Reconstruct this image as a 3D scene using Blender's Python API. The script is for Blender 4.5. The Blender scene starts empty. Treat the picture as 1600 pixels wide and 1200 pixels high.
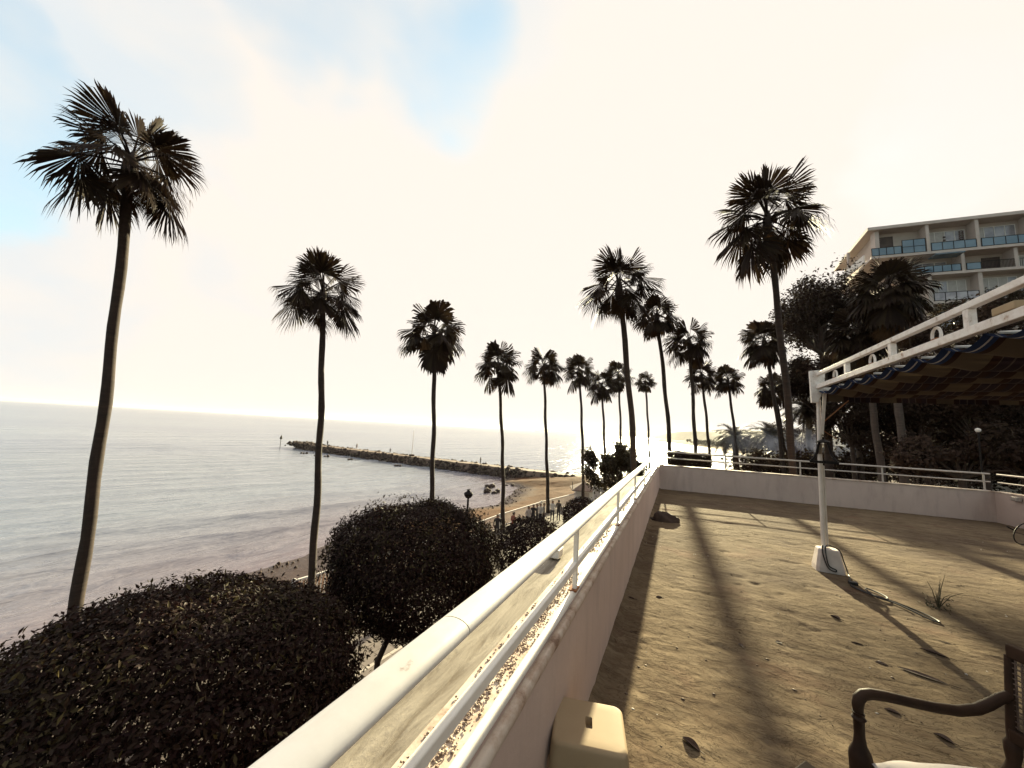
import bpy, math, random
import numpy as np
from mathutils import Vector, Matrix, Euler

random.seed(7)
RNG = np.random.default_rng(7)
sc = bpy.context.scene
COL = sc.collection
R = math.radians

# ------------------------------------------------------------------ camera
F_PX = 572.0
ROLL = math.atan(.0565)
_hd = 70.2 * math.cos(ROLL)
PITCH = math.atan(_hd / F_PX)
YAW = math.atan((256 * math.cos(ROLL) + 85 * math.sin(ROLL)) / math.hypot(F_PX, _hd))
EYE = Vector((0, 0, 1.5))
FW = Vector((-math.sin(YAW) * math.cos(PITCH), math.cos(YAW) * math.cos(PITCH), math.sin(PITCH)))
_r0 = Vector((math.cos(YAW), math.sin(YAW), 0))
_u0 = _r0.cross(FW)
RT = math.cos(ROLL) * _r0 + math.sin(ROLL) * _u0
UP = -math.sin(ROLL) * _r0 + math.cos(ROLL) * _u0
cam_d = bpy.data.cameras.new('camera')
cam = bpy.data.objects.new('camera', cam_d)
COL.objects.link(cam)
cam.matrix_world = Matrix((
    (RT.x, UP.x, -FW.x, EYE.x), (RT.y, UP.y, -FW.y, EYE.y), (RT.z, UP.z, -FW.z, EYE.z), (0, 0, 0, 1)))
cam_d.sensor_width = 36
cam_d.lens = F_PX / 1600 * 36
cam_d.clip_start = .05
cam_d.clip_end = 30000
sc.camera = cam


def ray(px, py):
    return FW + RT * ((px - 800) / F_PX) - UP * ((py - 600) / F_PX)


def at(px, py, dep):
    "point of the place seen at a photo pixel, dep metres away along the view axis"
    return EYE + ray(px, py) * dep


def onz(px, py, z):
    d = ray(px, py)
    return EYE + d * ((z - EYE.z) / d.z)


# ------------------------------------------------------------------ world, sun, exposure
SUN_EL, SUN_AZ = R(15.1), R(-2.9)          # azimuth from +Y towards +X
SUN_DIR = Vector((math.sin(SUN_AZ) * math.cos(SUN_EL), math.cos(SUN_AZ) * math.cos(SUN_EL), math.sin(SUN_EL)))
world = bpy.data.worlds.new('World')
sc.world = world
world.use_nodes = True
nt = world.node_tree
nt.nodes.clear()
N, L = nt.nodes.new, nt.links.new


def wmath(op, a=None, b=None, c=None):
    n = N('ShaderNodeMath')
    n.operation = op
    for i, v in enumerate((a, b, c)):
        if v is None:
            continue
        if isinstance(v, (int, float)):
            n.inputs[i].default_value = v
        else:
            L(v, n.inputs[i])
    return n.outputs[0]


w_out = N('ShaderNodeOutputWorld')
w_bg = N('ShaderNodeBackground')
w_bg.inputs['Strength'].default_value = .1
sky = N('ShaderNodeTexSky')
sky.sky_type = 'NISHITA'
sky.sun_disc = False
sky.sun_elevation = SUN_EL
sky.sun_rotation = SUN_AZ
tc = N('ShaderNodeTexCoord')
mp = N('ShaderNodeMapping')
mp.inputs['Scale'].default_value = (1, 1, 1.7)
L(tc.outputs['Generated'], mp.inputs[0])
nz = N('ShaderNodeTexNoise')
nz.inputs['Scale'].default_value = 2.6
nz.inputs['Detail'].default_value = 5
nz.inputs['Roughness'].default_value = .45
nz.inputs['Distortion'].default_value = .35
L(mp.outputs[0], nz.inputs['Vector'])


nw = N('ShaderNodeTexNoise')
nw.inputs['Scale'].default_value = 2.2
nw.inputs['Detail'].default_value = 4
nw.inputs['Roughness'].default_value = .45
L(mp.outputs[0], nw.inputs['Vector'])
w1 = N('ShaderNodeVectorMath')
w1.operation = 'SUBTRACT'
L(nw.outputs['Color'], w1.inputs[0])
w1.inputs[1].default_value = (.5, .5, .5)
dirw = N('ShaderNodeVectorMath')
dirw.operation = 'MULTIPLY_ADD'
L(w1.outputs[0], dirw.inputs[0])
dirw.inputs[1].default_value = (.13, .13, .09)
L(tc.outputs['Generated'], dirw.inputs[2])


def blob(d, lo, hi):
    "soft opening in the cloud around one direction"
    n = N('ShaderNodeVectorMath')
    n.operation = 'DOT_PRODUCT'
    L(dirw.outputs[0], n.inputs[0])
    n.inputs[1].default_value = Vector(d).normalized()
    m = N('ShaderNodeMapRange')
    m.interpolation_type = 'SMOOTHSTEP'
    m.inputs[1].default_value = math.cos(R(lo))
    m.inputs[2].default_value = math.cos(R(hi))
    L(n.outputs['Value'], m.inputs[0])
    return m.outputs[0]


gaps = None
for (px, py, lo, hi, amp) in ((660, 5, 14, 0, .85), (690, 60, 9, 0, .35), (560, -40, 13, 0, .75), (0, 215, 9, 0, .85),
                              (80, 30, 13, 0, .42), (800, 0, 12, 0, .35), (1590, 170, 10, 1, .26), (300, -20, 14, 0, .15)):
    b = wmath('MULTIPLY', blob(ray(px, py), lo, hi), amp)
    gaps = b if gaps is None else wmath('MAXIMUM', gaps, b)
# behind the camera the cloud breaks up more and more
back = blob((0.2, -1, .45), 76, 15)
gaps = wmath('MAXIMUM', gaps, wmath('MULTIPLY', back, .5))
nshape = wmath('MULTIPLY_ADD', nz.outputs['Fac'], 2.0, -.42)
open_ = N('ShaderNodeMapRange')
open_.interpolation_type = 'SMOOTHSTEP'
open_.inputs[1].default_value = .02
open_.inputs[2].default_value = 1.0
open_.inputs[4].default_value = .58
L(wmath('MULTIPLY', gaps, wmath('MULTIPLY_ADD', nshape, .9, .25)), open_.inputs[0])
# thin veil variation of the cloud itself
nz2 = N('ShaderNodeTexNoise')
nz2.inputs['Scale'].default_value = 3.4
nz2.inputs['Detail'].default_value = 7
nz2.inputs['Roughness'].default_value = .55
nz2.inputs['Distortion'].default_value = .5
L(mp.outputs[0], nz2.inputs['Vector'])
cr = N('ShaderNodeValToRGB')
cr.color_ramp.elements[0].position = .34
cr.color_ramp.elements[0].color = (.86, .875, .87, 1)
cr.color_ramp.elements[1].position = .62
cr.color_ramp.elements[1].color = (1.0, .92, .83, 1)
veil_in = wmath('MULTIPLY_ADD', blob(SUN_DIR, 75, 15), .5, wmath('MULTIPLY', nz2.outputs['Fac'], .9))
L(veil_in, cr.inputs[0])
ccol = N('ShaderNodeVectorMath')
ccol.operation = 'SCALE'
L(cr.outputs[0], ccol.inputs[0])
# cloud is brightest round the sun and dimmer on the far side of the sky
lum = wmath('MULTIPLY_ADD', blob(SUN_DIR, 160, 75), 1.4, 1.0)
L(lum, ccol.inputs['Scale'])
skyc = N('ShaderNodeVectorMath')
skyc.operation = 'MULTIPLY'
L(sky.outputs[0], skyc.inputs[0])
SKY_TINT = skyc.inputs[1]
SKY_TINT.default_value = (.52, .92, .88)
mix = N('ShaderNodeMix')
mix.data_type = 'RGBA'
L(open_.outputs[0], mix.inputs[0])
L(ccol.outputs[0], mix.inputs[6])
L(skyc.outputs[0], mix.inputs[7])
L(mix.outputs[2], w_bg.inputs['Color'])
L(w_bg.outputs[0], w_out.inputs['Surface'])

sun_d = bpy.data.lights.new('sun', 'SUN')
sun_d.energy = 4.6
sun_d.angle = R(.65)
sun_d.color = (1.0, .89, .56)
sun = bpy.data.objects.new('sun', sun_d)
COL.objects.link(sun)
sun.rotation_euler = SUN_DIR.to_track_quat('Z', 'Y').to_euler()
sun.location = (0, 0, 60)

sc.view_settings.view_transform = 'Standard'
sc.view_settings.look = 'None'
sc.view_settings.gamma = 1
sc.view_settings.use_curve_mapping = False
sc.view_settings.exposure = 2.1
sc.render.engine = 'CYCLES'
sc.cycles.use_denoising = True
sc.cycles.max_bounces = 6
sc.cycles.diffuse_bounces = 3
sc.cycles.glossy_bounces = 3
sc.cycles.transmission_bounces = 6
sc.cycles.transparent_max_bounces = 8
sc.cycles.volume_bounces = 0
sc.cycles.sample_clamp_indirect = 4
sc.cycles.caustics_reflective = False
sc.cycles.caustics_refractive = False

# ------------------------------------------------------------------ numpy noise
_lat = {}


def vnoise(x, y, seed=0):
    "smooth 2-D value noise in -1..1"
    if seed not in _lat:
        _lat[seed] = np.random.default_rng(1000 + seed).uniform(-1, 1, (256, 256))
    t = _lat[seed]
    xi, yi = np.floor(x).astype(int), np.floor(y).astype(int)
    fx, fy = x - xi, y - yi
    fx, fy = fx * fx * (3 - 2 * fx), fy * fy * (3 - 2 * fy)
    a, b = t[xi % 256, yi % 256], t[(xi + 1) % 256, yi % 256]
    c, d = t[xi % 256, (yi + 1) % 256], t[(xi + 1) % 256, (yi + 1) % 256]
    return (a * (1 - fx) + b * fx) * (1 - fy) + (c * (1 - fx) + d * fx) * fy


def fbm(x, y, seed=0, oct=4):
    s, a, tot = 0, 1, 0
    for i in range(oct):
        s = s + a * vnoise(x * 2 ** i + 17.3 * i, y * 2 ** i - 9.1 * i, seed + i)
        tot += a
        a *= .5
    return s / tot


# ------------------------------------------------------------------ materials
MATS = {}


class M:
    "small helper round one procedural material"

    def __init__(self, name, col=(.5, .5, .5), rough=.6, metal=0, spec=.4):
        self.m = bpy.data.materials.new(name)
        self.m.use_nodes = True
        self.t = self.m.node_tree
        self.b = self.t.nodes['Principled BSDF']
        self.b.inputs['Base Color'].default_value = (*col, 1)
        self.b.inputs['Roughness'].default_value = rough
        self.b.inputs['Metallic'].default_value = metal
        self.b.inputs['Specular IOR Level'].default_value = spec
        self.col = None
        self.bumpn = None
        MATS[name] = self.m

    def n(self, kind, **kw):
        n = self.t.nodes.new(kind)
        for k, v in kw.items():
            setattr(n, k, v)
        return n

    def link(self, a, b):
        self.t.links.new(a, b)

    def coord(self, scale=(1, 1, 1), rot=(0, 0, 0), src='Object'):
        if src == 'Position':
            o = self.n('ShaderNodeNewGeometry').outputs['Position']
        else:
            o = self.n('ShaderNodeTexCoord').outputs[src]
        m = self.n('ShaderNodeMapping')
        m.inputs['Scale'].default_value = scale
        m.inputs['Rotation'].default_value = rot
        self.link(o, m.inputs[0])
        return m.outputs[0]

    def noise(self, scale=5, detail=5, rough=.55, vec=None, dist=0):
        n = self.n('ShaderNodeTexNoise')
        n.inputs['Scale'].default_value = scale
        n.inputs['Detail'].default_value = detail
        n.inputs['Roughness'].default_value = rough
        n.inputs['Distortion'].default_value = dist
        self.link(vec if vec is not None else self.coord(), n.inputs['Vector'])
        return n.outputs['Fac']

    def ramp(self, fac, stops):
        r = self.n('ShaderNodeValToRGB')
        e = r.color_ramp.elements
        while len(e) < len(stops):
            e.new(.5)
        for i, (p, c) in enumerate(stops):
            e[i].position = p
            e[i].color = (*c, 1) if len(c) == 3 else c
        self.link(fac, r.inputs[0])
        return r.outputs[0]

    def mixc(self, fac, a, b, blend='MIX'):
        m = self.n('ShaderNodeMix', data_type='RGBA', blend_type=blend)
        for v, i in ((fac, 0), (a, 6), (b, 7)):
            if isinstance(v, (int, float)):
                m.inputs[i].default_value = v
            elif isinstance(v, tuple):
                m.inputs[i].default_value = (*v, 1)
            else:
                self.link(v, m.inputs[i])
        return m.outputs[2]

    def math(self, op, a, b=None):
        m = self.n('ShaderNodeMath', operation=op)
        for i, v in enumerate((a, b)):
            if v is None:
                continue
            if isinstance(v, (int, float)):
                m.inputs[i].default_value = v
            else:
                self.link(v, m.inputs[i])
        return m.outputs[0]

    def base(self, sock):
        self.link(sock, self.b.inputs['Base Color'])
        return self

    def bump(self, h, strength=.3, dist=.01):
        b = self.n('ShaderNodeBump')
        b.inputs['Strength'].default_value = strength
        b.inputs['Distance'].default_value = dist
        self.link(h, b.inputs['Height'])
        if self.bumpn:
            self.link(self.bumpn.outputs[0], b.inputs['Normal'])
        self.bumpn = b
        self.link(b.outputs[0], self.b.inputs['Normal'])
        return self

    def attr(self, name):
        a = self.n('ShaderNodeAttribute')
        a.attribute_name = name
        return a.outputs['Fac']

    def translucent(self, col, fac=.3):
        tr = self.n('ShaderNodeBsdfTranslucent')
        if isinstance(col, tuple):
            tr.inputs[0].default_value = (*col, 1)
        else:
            self.link(col, tr.inputs[0])
        mx = self.n('ShaderNodeMixShader')
        mx.inputs[0].default_value = fac
        out = self.t.nodes['Material Output']
        self.link(self.b.outputs[0], mx.inputs[1])
        self.link(tr.outputs[0], mx.inputs[2])
        self.link(mx.outputs[0], out.inputs[0])
        return self


def simple(name, c1, c2, scale=6, rough=.6, bump=.2, bd=.005, metal=0, spec=.4, src='Object', lo=.35, hi=.65):
    m = M(name, c1, rough, metal, spec)
    v = m.coord(src=src)
    f = m.noise(scale, 6, .6, v)
    m.base(m.ramp(f, [(lo, c1), (hi, c2)]))
    if bump:
        m.bump(m.noise(scale * 6, 4, .6, v), bump, bd)
    return m


# weathered white paint on plaster
mw = M('painted_plaster', (.62, .53, .5), .75)
v = mw.coord(src='Position')
big = mw.noise(1.3, 6, .6, v)
streak = mw.noise(5, 5, .6, mw.coord((1.2, 1.2, .25), src='Position'))
c = mw.ramp(big, [(.3, (.46, .345, .295)), (.7, (.54, .415, .36))])
c = mw.mixc(mw.ramp(streak, [(.5, (0, 0, 0)), (.8, (.5, .5, .5))]), c, (.27, .205, .175))
mw.base(c)
mw.bump(mw.noise(30, 5, .6, v), .25, .004).bump(mw.noise(3, 4, .5, v), .25, .02)

mc = M('peeling_cap_paint', (.7, .6, .52), .7)
v = mc.coord(src='Position')
f = mc.noise(7, 8, .68, v)
c = mc.ramp(f, [(.36, (.20, .12, .08)), (.44, (.40, .29, .22)), (.60, (.56, .47, .39))])
mc.base(c)
mc.bump(f, .5, .006)

ml = M('ledge_concrete', (.5, .45, .38), .9, spec=.08)
v = ml.coord((9, 1.3, 4), (0, 0, R(14)), src='Position')
f = ml.noise(1.6, 8, .66, v, .6)
f2 = ml.noise(2.2, 5, .6, ml.coord(src='Position'))
c = ml.ramp(f, [(.34, (.15, .12, .09)), (.47, (.27, .235, .19)), (.54, (.33, .29, .235)), (.66, (.42, .37, .31))])
c = ml.mixc(ml.math('MULTIPLY', f2, .5), c, (.16, .13, .095))
ml.base(c)
ml.bump(f, .8, .015).bump(ml.noise(60, 4, .6, ml.coord(src='Position')), .2, .003)

mrail = M('white_rail_paint', (.72, .67, .6), .38)
v = mrail.coord(src='Position')
f = mrail.noise(9, 7, .65, v)
mrail.base(mrail.ramp(f, [(.22, (.42, .30, .22)), (.28, (.74, .69, .62)), (.7, (.85, .81, .75))]))
mrail.bump(mrail.noise(40, 4, .6, v), .12, .002)

mpl = M('white_aluminium', (.72, .68, .64), .42)
v = mpl.coord(src='Position')
f = mpl.noise(14, 8, .7, v)
mpl.base(mpl.ramp(f, [(.33, (.30, .17, .1)), (.39, (.62, .55, .5)), (.55, (.74, .69, .65))]))
mpl.bump(f, .25, .003)

# terrace floor: weathered mortar
mf = M('weathered_mortar', (.3, .24, .16), .95, spec=.04)
v = mf.coord(src='Position')
big = mf.noise(.9, 7, .62, v, .4)
med = mf.noise(4.5, 8, .68, mf.coord((.55, 1.3, 1), (0, 0, R(-12)), src='Position'), .7)
fine = mf.noise(34, 7, .66, v, .5)
c = mf.ramp(big, [(.28, (0.074, 0.049, 0.034)), (.5, (0.123, 0.087, 0.055)), (.72, (0.160, 0.118, 0.075))])
c = mf.mixc(mf.ramp(med, [(.42, (.0, .0, .0)), (.62, (.75, .75, .75))]), c, (0.186, 0.140, 0.092))
c = mf.mixc(mf.ramp(med, [(.26, (.8, .8, .8)), (.40, (0, 0, 0))]), c, (0.056, 0.033, 0.026))
c = mf.mixc(mf.ramp(fine, [(.34, (.6, .6, .6)), (.46, (0, 0, 0))]), c, (.12, .08, .05))
red = mf.noise(1.7, 4, .5, mf.coord((1, 1, 1), (0, 0, 1.1), src='Position'))
c = mf.mixc(mf.ramp(red, [(.58, (0, 0, 0)), (.75, (.4, .4, .4))]), c, (0.158, 0.078, 0.056))
vor = mf.n('ShaderNodeTexVoronoi', feature='DISTANCE_TO_EDGE')
vor.inputs['Scale'].default_value = .8
dv = mf.n('ShaderNodeVectorMath', operation='MULTIPLY_ADD')
nzc = mf.n('ShaderNodeTexNoise')
nzc.inputs['Scale'].default_value = 3
nzc.inputs['Detail'].default_value = 6
mf.link(v, nzc.inputs['Vector'])
mf.link(nzc.outputs['Color'], dv.inputs[0])
dv.inputs[1].default_value = (.35, .35, .35)
mf.link(v, dv.inputs[2])
mf.link(dv.outputs[0], vor.inputs['Vector'])
crack = mf.ramp(vor.outputs['Distance'], [(.0, (1, 1, 1)), (.006, (0, 0, 0))])
c = mf.mixc(mf.math('MULTIPLY', crack, .5), c, (.08, .05, .035))
flk = mf.noise(7.5, 9, .62, mf.coord((.6, 1.25, 1), (0, 0, R(-12)), src='Position'), 1.1)
steps = mf.ramp(flk, [(.30, (0, 0, 0)), (.38, (.1, .1, .1)), (.395, (.38, .38, .38)), (.48, (.42, .42, .42)), (.492, (.7, .7, .7)), (.58, (.74, .74, .74)), (.592, (1, 1, 1))])
pits = mf.ramp(mf.noise(11, 6, .7, mf.coord((.55, 1.4, 1), (0, 0, R(-14)), src='Position'), .8), [(.30, (0, 0, 0)), (.37, (1, 1, 1))])
c = mf.mixc(mf.math('MULTIPLY', mf.math('SUBTRACT', 1.0, pits), .85), c, (.05, .03, .021))
c = mf.mixc(mf.ramp(flk, [(.57, (0, 0, 0)), (.62, (.45, .45, .45))]), c, (0.200, 0.152, 0.102))
patchy = mf.ramp(mf.noise(.9, 5, .6, mf.coord((1, 1, 1), (.4, .3, .8), src='Position')), [(.38, (.2, .2, .2)), (.55, (1, 1, 1))])
mf.base(c)
stain = mf.noise(.55, 6, .6, mf.coord((1, .8, 1), (.2, .5, 2.1), src='Position'), .6)
c = mf.mixc(mf.ramp(stain, [(.50, (0, 0, 0)), (.68, (.6, .6, .6))]), c, (0.070, 0.048, 0.037))
mf.base(c)
mf.bump(med, .4, .02).bump(mf.math('MULTIPLY', steps, patchy), 1.0, .016).bump(mf.math('MULTIPLY', pits, patchy), .9, .012).bump(fine, .45, .006).bump(mf.noise(120, 5, .6, v), .35, .003)

# plants
def leaf_mat(name, cols, rough=.45, trans=.2, tcol=None, spec=.2):
    m = M(name, cols[0], rough, 0, spec)
    n_ = len(cols)
    c = m.ramp(m.attr('tint'), [(i / max(1, n_ - 1), q) for i, q in enumerate(cols)])
    m.base(c)
    if trans:
        m.translucent(tcol or c, trans)
    return m


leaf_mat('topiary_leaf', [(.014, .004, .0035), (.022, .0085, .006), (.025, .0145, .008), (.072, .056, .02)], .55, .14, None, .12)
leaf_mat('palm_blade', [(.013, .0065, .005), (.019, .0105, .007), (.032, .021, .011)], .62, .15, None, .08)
leaf_mat('dead_blade', [(.045, .024, .012), (.07, .037, .017)], .8, .12, None, .05)
leaf_mat('date_blade', [(.018, .012, .008), (.032, .023, .014)], .5, .2)
leaf_mat('tree_leaf', [(.016, .009, .007), (.027, .0165, .012), (.040, .026, .017)], .75, .08, None, .05)
leaf_mat('olive_leaf', [(.026, .0145, .011), (.044, .027, .020), (.063, .040, .029)], .75, .1, None, .05)
leaf_mat('shrub_leaf', [(.022, .015, .007), (.045, .031, .012)], .5, .3)
leaf_mat('far_leaf', [(.03, .025, .02), (.045, .037, .03)], .7, .1)
mt = M('palm_bark', (.09, .06, .045), .85)
v = mt.coord((1, 1, 7), src='Position')
f = mt.noise(2.2, 6, .65, v)
mt.base(mt.ramp(f, [(.3, (.014, .008, .006)), (.6, (.034, .020, .014)), (.8, (.06, .037, .026))]))
mt.bump(f, .6, .03)
mt = M('pale_palm_bark', (.2, .15, .13), .85)
v = mt.coord((1, 1, 6), src='Position')
f = mt.noise(2.2, 6, .65, v)
mt.base(mt.ramp(f, [(.3, (.06, .043, .035)), (.7, (.11, .08, .066))]))
mt.bump(f, .5, .03)
simple('tree_bark', (.035, .022, .017), (.06, .04, .03), 4, .9, .5, .02)
simple('twig_bark', (.055, .036, .028), (.10, .068, .052), 4, .9, .3, .01)
simple('thin_trunk', (.03, .02, .016), (.05, .034, .027), 6, .85, .4, .01)

# ground, sea, stone
ms = M('sand', (.3, .2, .13), .95, spec=.04)
v = ms.coord(src='Position')
f = ms.noise(.35, 7, .62, v)
f2 = ms.noise(2.6, 6, .65, v)
c = ms.ramp(f, [(.32, (.075, .034, .017)), (.55, (.112, .055, .029)), (.75, (.15, .08, .046))])
c = ms.mixc(ms.ramp(f2, [(.35, (.45, .45, .45)), (.55, (0, 0, 0))]), c, (.09, .05, .03))
wet = ms.attr('wet')
c = ms.mixc(wet, c, (.06, .042, .036))
c = ms.mixc(ms.attr('inland'), c, (.05, .034, .024))
ms.base(c)
ms.link(ms.ramp(wet, [(0, (.95, .95, .95)), (1, (.25, .25, .25))]), ms.b.inputs['Roughness'])
ms.bump(f2, .6, .12).bump(ms.noise(14, 5, .6, v), .4, .03)

msea = M('sea_water', (.02, .05, .06), .17, spec=.5)
msea.b.inputs['IOR'].default_value = 1.33
sh = msea.attr('shallow')
v = msea.coord(src='Position')
patch = msea.noise(.012, 4, .5, msea.coord((1, .5, 1), src='Position'))
deep = msea.ramp(patch, [(.35, (.165, .18, .235)), (.65, (.21, .23, .27))])
c = msea.mixc(sh, deep, (.15, .12, .14))
msea.base(c)
crest = R(-18)
b1 = msea.noise(.5, 4, .6, msea.coord((1.6, .35, 1), (0, 0, crest), src='Position'), .3)
b2 = msea.noise(2.0, 4, .62, msea.coord((1.5, .5, 1), (0, 0, crest * .6), src='Position'), .3)
b3 = msea.noise(.09, 3, .55, msea.coord((1.4, .35, 1), (0, 0, crest), src='Position'), .2)
msea.bump(b3, .45, 3.0).bump(b1, .75, .5).bump(b2, .6, .09)

simple('jetty_rock', (.028, .016, .013), (.062, .038, .029), 1.2, .9, .5, .06, src='Position')
simple('jetty_path', (.13, .085, .064), (.18, .125, .095), .8, .9, .3, .02, src='Position')
simple('dry_ground', (.05, .034, .024), (.085, .06, .042), .12, .95, .4, .05, src='Position')
simple('paver', (.13, .10, .088), (.18, .145, .125), 3, .8, .3, .004, src='Position')
simple('pale_paver', (.36, .31, .27), (.44, .38, .33), 3, .75, .3, .004, src='Position')
simple('joint_mortar', (.08, .06, .05), (.11, .085, .07), 4, .9, .3, .004, src='Position')
simple('hill_scrub', (.07, .06, .055), (.11, .095, .085), .01, .95, 0, 0, src='Position')
simple('pebble', (.14, .085, .06), (.55, .45, .36), 40, .8, .2, .002, src='Position', lo=.4, hi=.6)
simple('crumb', (.5, .45, .4), (.7, .65, .58), 50, .8, 0, src='Position')
simple('dark_crumb', (.08, .05, .035), (.13, .09, .06), 50, .8, 0, src='Position')

# objects
simple('cream_plastic', (.34, .25, .155), (.38, .285, .18), 4, .65, .08, .002, spec=.08)
simple('dark_wood', (.022, .011, .007), (.040, .020, .011), 9, .62, .2, .003, spec=.15)
simple('cane', (.07, .045, .033), (.13, .09, .07), 30, .6, .1, .001)
simple('cushion_cloth', (.40, .36, .34), (.46, .42, .40), 8, .9, .3, .004)
simple('black_iron', (.006, .004, .004), (.014, .010, .009), 20, .6, .2, .002, spec=.15)
simple('rubber', (.012, .010, .010), (.02, .016, .015), 20, .5, 0)
simple('block_concrete', (.55, .46, .42), (.64, .55, .5), 9, .85, .4, .004)
simple('sack_cloth', (.035, .02, .015), (.07, .042, .03), 6, .85, .6, .01)
simple('dry_leaf', (.055, .03, .022), (.10, .062, .042), 25, .7, .3, .002)
simple('weed_dry', (.06, .05, .025), (.10, .08, .04), 25, .7, .1, .002)
simple('steel', (.36, .31, .28), (.50, .44, .40), 25, .4, .1, .001, metal=.5)
simple('rust', (.20, .075, .03), (.30, .13, .055), 30, .9, .4, .003)
simple('hut_white', (.66, .62, .58), (.72, .68, .64), 2, .8, .1, .01)
simple('hut_roof', (.20, .14, .11), (.26, .19, .15), 3, .9, .3, .02)
simple('facade_plaster', (.41, .335, .285), (.48, .40, .345), .6, .85, .2, .02, src='Position')
simple('facade_slab', (.46, .39, .345), (.53, .455, .405), 1, .8, .1, .01, src='Position')
simple('shutter_brown', (.06, .035, .03), (.09, .055, .045), 3, .6, .1, .01)
simple('pole_paint', (.62, .54, .48), (.70, .62, .56), 12, .45, .15, .002)
mg = M('balcony_glass', (.20, .33, .42), .15, spec=.6)
mg.base(mg.ramp(mg.noise(.8, 4, .5, mg.coord(src='Position')), [(.3, (.11, .17, .22)), (.7, (.17, .245, .30))]))
mg = M('window_glass', (.30, .30, .33), .12, spec=.7)
mg.base(mg.ramp(mg.noise(1.2, 4, .5, mg.coord(src='Position')), [(.35, (.24, .22, .24)), (.65, (.42, .39, .40))]))
simple('curtain_white', (.42, .38, .35), (.5, .46, .43), 3, .8, .1, .01)
mlg = M('lantern_glass', (.05, .035, .03), .3, spec=.3)
_tr = mlg.n('ShaderNodeBsdfTransparent')
_tr.inputs[0].default_value = (.95, .93, .9, 1)
_mx = mlg.n('ShaderNodeMixShader')
_mx.inputs[0].default_value = .93
mlg.link(mlg.b.outputs[0], _mx.inputs[1])
mlg.link(_tr.outputs[0], _mx.inputs[2])
mlg.link(_mx.outputs[0], mlg.t.nodes['Material Output'].inputs[0])

# striped awning cloth, stripes run along Y
ma = M('striped_cloth', (.2, .15, .1), .85, spec=.1)
v = ma.coord(src='Position')
sx = ma.n('ShaderNodeSeparateXYZ')
ma.link(v, sx.inputs[0])
ph = ma.math('FRACT', ma.math('MULTIPLY', ma.math('ADD', sx.outputs[0], -1.72), 2.0))
rp = ma.n('ShaderNodeValToRGB')
rp.color_ramp.interpolation = 'CONSTANT'
beige, mar, navy, pin, blue = (.066, .050, .034), (.015, .006, .006), (.010, .007, .014), (.055, .045, .04), (.014, .026, .07)
stops = [(0, mar), (.13, beige), (.43, mar), (.52, pin), (.535, navy), (.64, pin), (.66, navy),
         (.76, pin), (.775, mar), (.87, navy), (.95, pin), (.965, mar)]
e = rp.color_ramp.elements
while len(e) < len(stops):
    e.new(.5)
for i, (p, q) in enumerate(stops):
    e[i].position = p
    e[i].color = (*q, 1)
ma.link(ph, rp.inputs[0])
c = ma.mixc(ma.math('MULTIPLY', ma.noise(7, 6, .6, v), .35), rp.outputs[0], (.06, .035, .025))
# the outermost stripe along the track is clear blue
e2_ = ma.math('LESS_THAN', sx.outputs[0], 1.755)
e3_ = ma.math('LESS_THAN', ma.math('ABSOLUTE', ma.math('ADD', sx.outputs[0], -1.725)), .005)
c = ma.mixc(e2_, c, blue)
c = ma.mixc(e3_, c, (.30, .28, .27))
ma.base(c)
ma.translucent(c, .10)
ma.bump(ma.noise(180, 3, .5, v), .1, .001)


# person: colours by height in the body's own space
def person_mat(name, top, legs, hair=(.03, .02, .015)):
    m = M(name, top, .8)
    s = m.n('ShaderNodeSeparateXYZ')
    m.link(m.n('ShaderNodeTexCoord').outputs['Object'], s.inputs[0])
    r = m.n('ShaderNodeValToRGB')
    r.color_ramp.interpolation = 'CONSTANT'
    st = [(0, (.03, .025, .02)), (.06, legs), (.54, top), (.855, (.26, .15, .105)), (.955, hair)]
    el = r.color_ramp.elements
    while len(el) < len(st):
        el.new(.5)
    for i, (p, q) in enumerate(st):
        el[i].position = p
        el[i].color = (*q, 1)
    m.link(m.math('MULTIPLY', s.outputs[2], 1 / 1.72), r.inputs[0])
    hand = m.math('MULTIPLY', m.math('GREATER_THAN', m.math('ABSOLUTE', s.outputs[0]), .20), m.math('LESS_THAN', s.outputs[2], .95))
    hand = m.math('MULTIPLY', hand, m.math('GREATER_THAN', s.outputs[2], .6))
    # hair also covers the back of the head (the face looks towards -Y)
    nape = m.math('MULTIPLY', m.math('GREATER_THAN', s.outputs[2], 1.53), m.math('GREATER_THAN', s.outputs[1], .025))
    m.base(m.mixc(nape, m.mixc(hand, r.outputs[0], (.26, .15, .105)), hair))


person_mat('dark_clothes', (.025, .02, .02), (.03, .025, .03))
person_mat('pale_clothes', (.42, .36, .32), (.28, .22, .19))
person_mat('red_clothes', (.20, .06, .04), (.03, .025, .03))
person_mat('grey_clothes', (.14, .12, .11), (.05, .04, .04))
person_mat('white_top', (.5, .46, .42), (.04, .035, .04))


# ------------------------------------------------------------------ mesh helpers
def origin_of(o):
    p = Vector((0, 0, 0))
    while o:
        p += o.location
        o = o.parent
    return p


def tag(o, label=None, cat=None, group=None, kind=None):
    if label:
        o['label'] = label
    if cat:
        o['category'] = cat
    if group:
        o['group'] = group
    if kind:
        o['kind'] = kind
    return o


def empty(name, loc, label=None, cat=None, group=None, kind=None):
    o = bpy.data.objects.new(name, None)
    o.location = loc
    o.empty_display_size = .2
    COL.objects.link(o)
    return tag(o, label, cat, group, kind)


def link_mesh(name, me, mat, parent=None):
    if mat:
        me.materials.append(MATS[mat])
    o = bpy.data.objects.new(name, me)
    COL.objects.link(o)
    if parent:
        o.parent = parent
    return o


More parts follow.
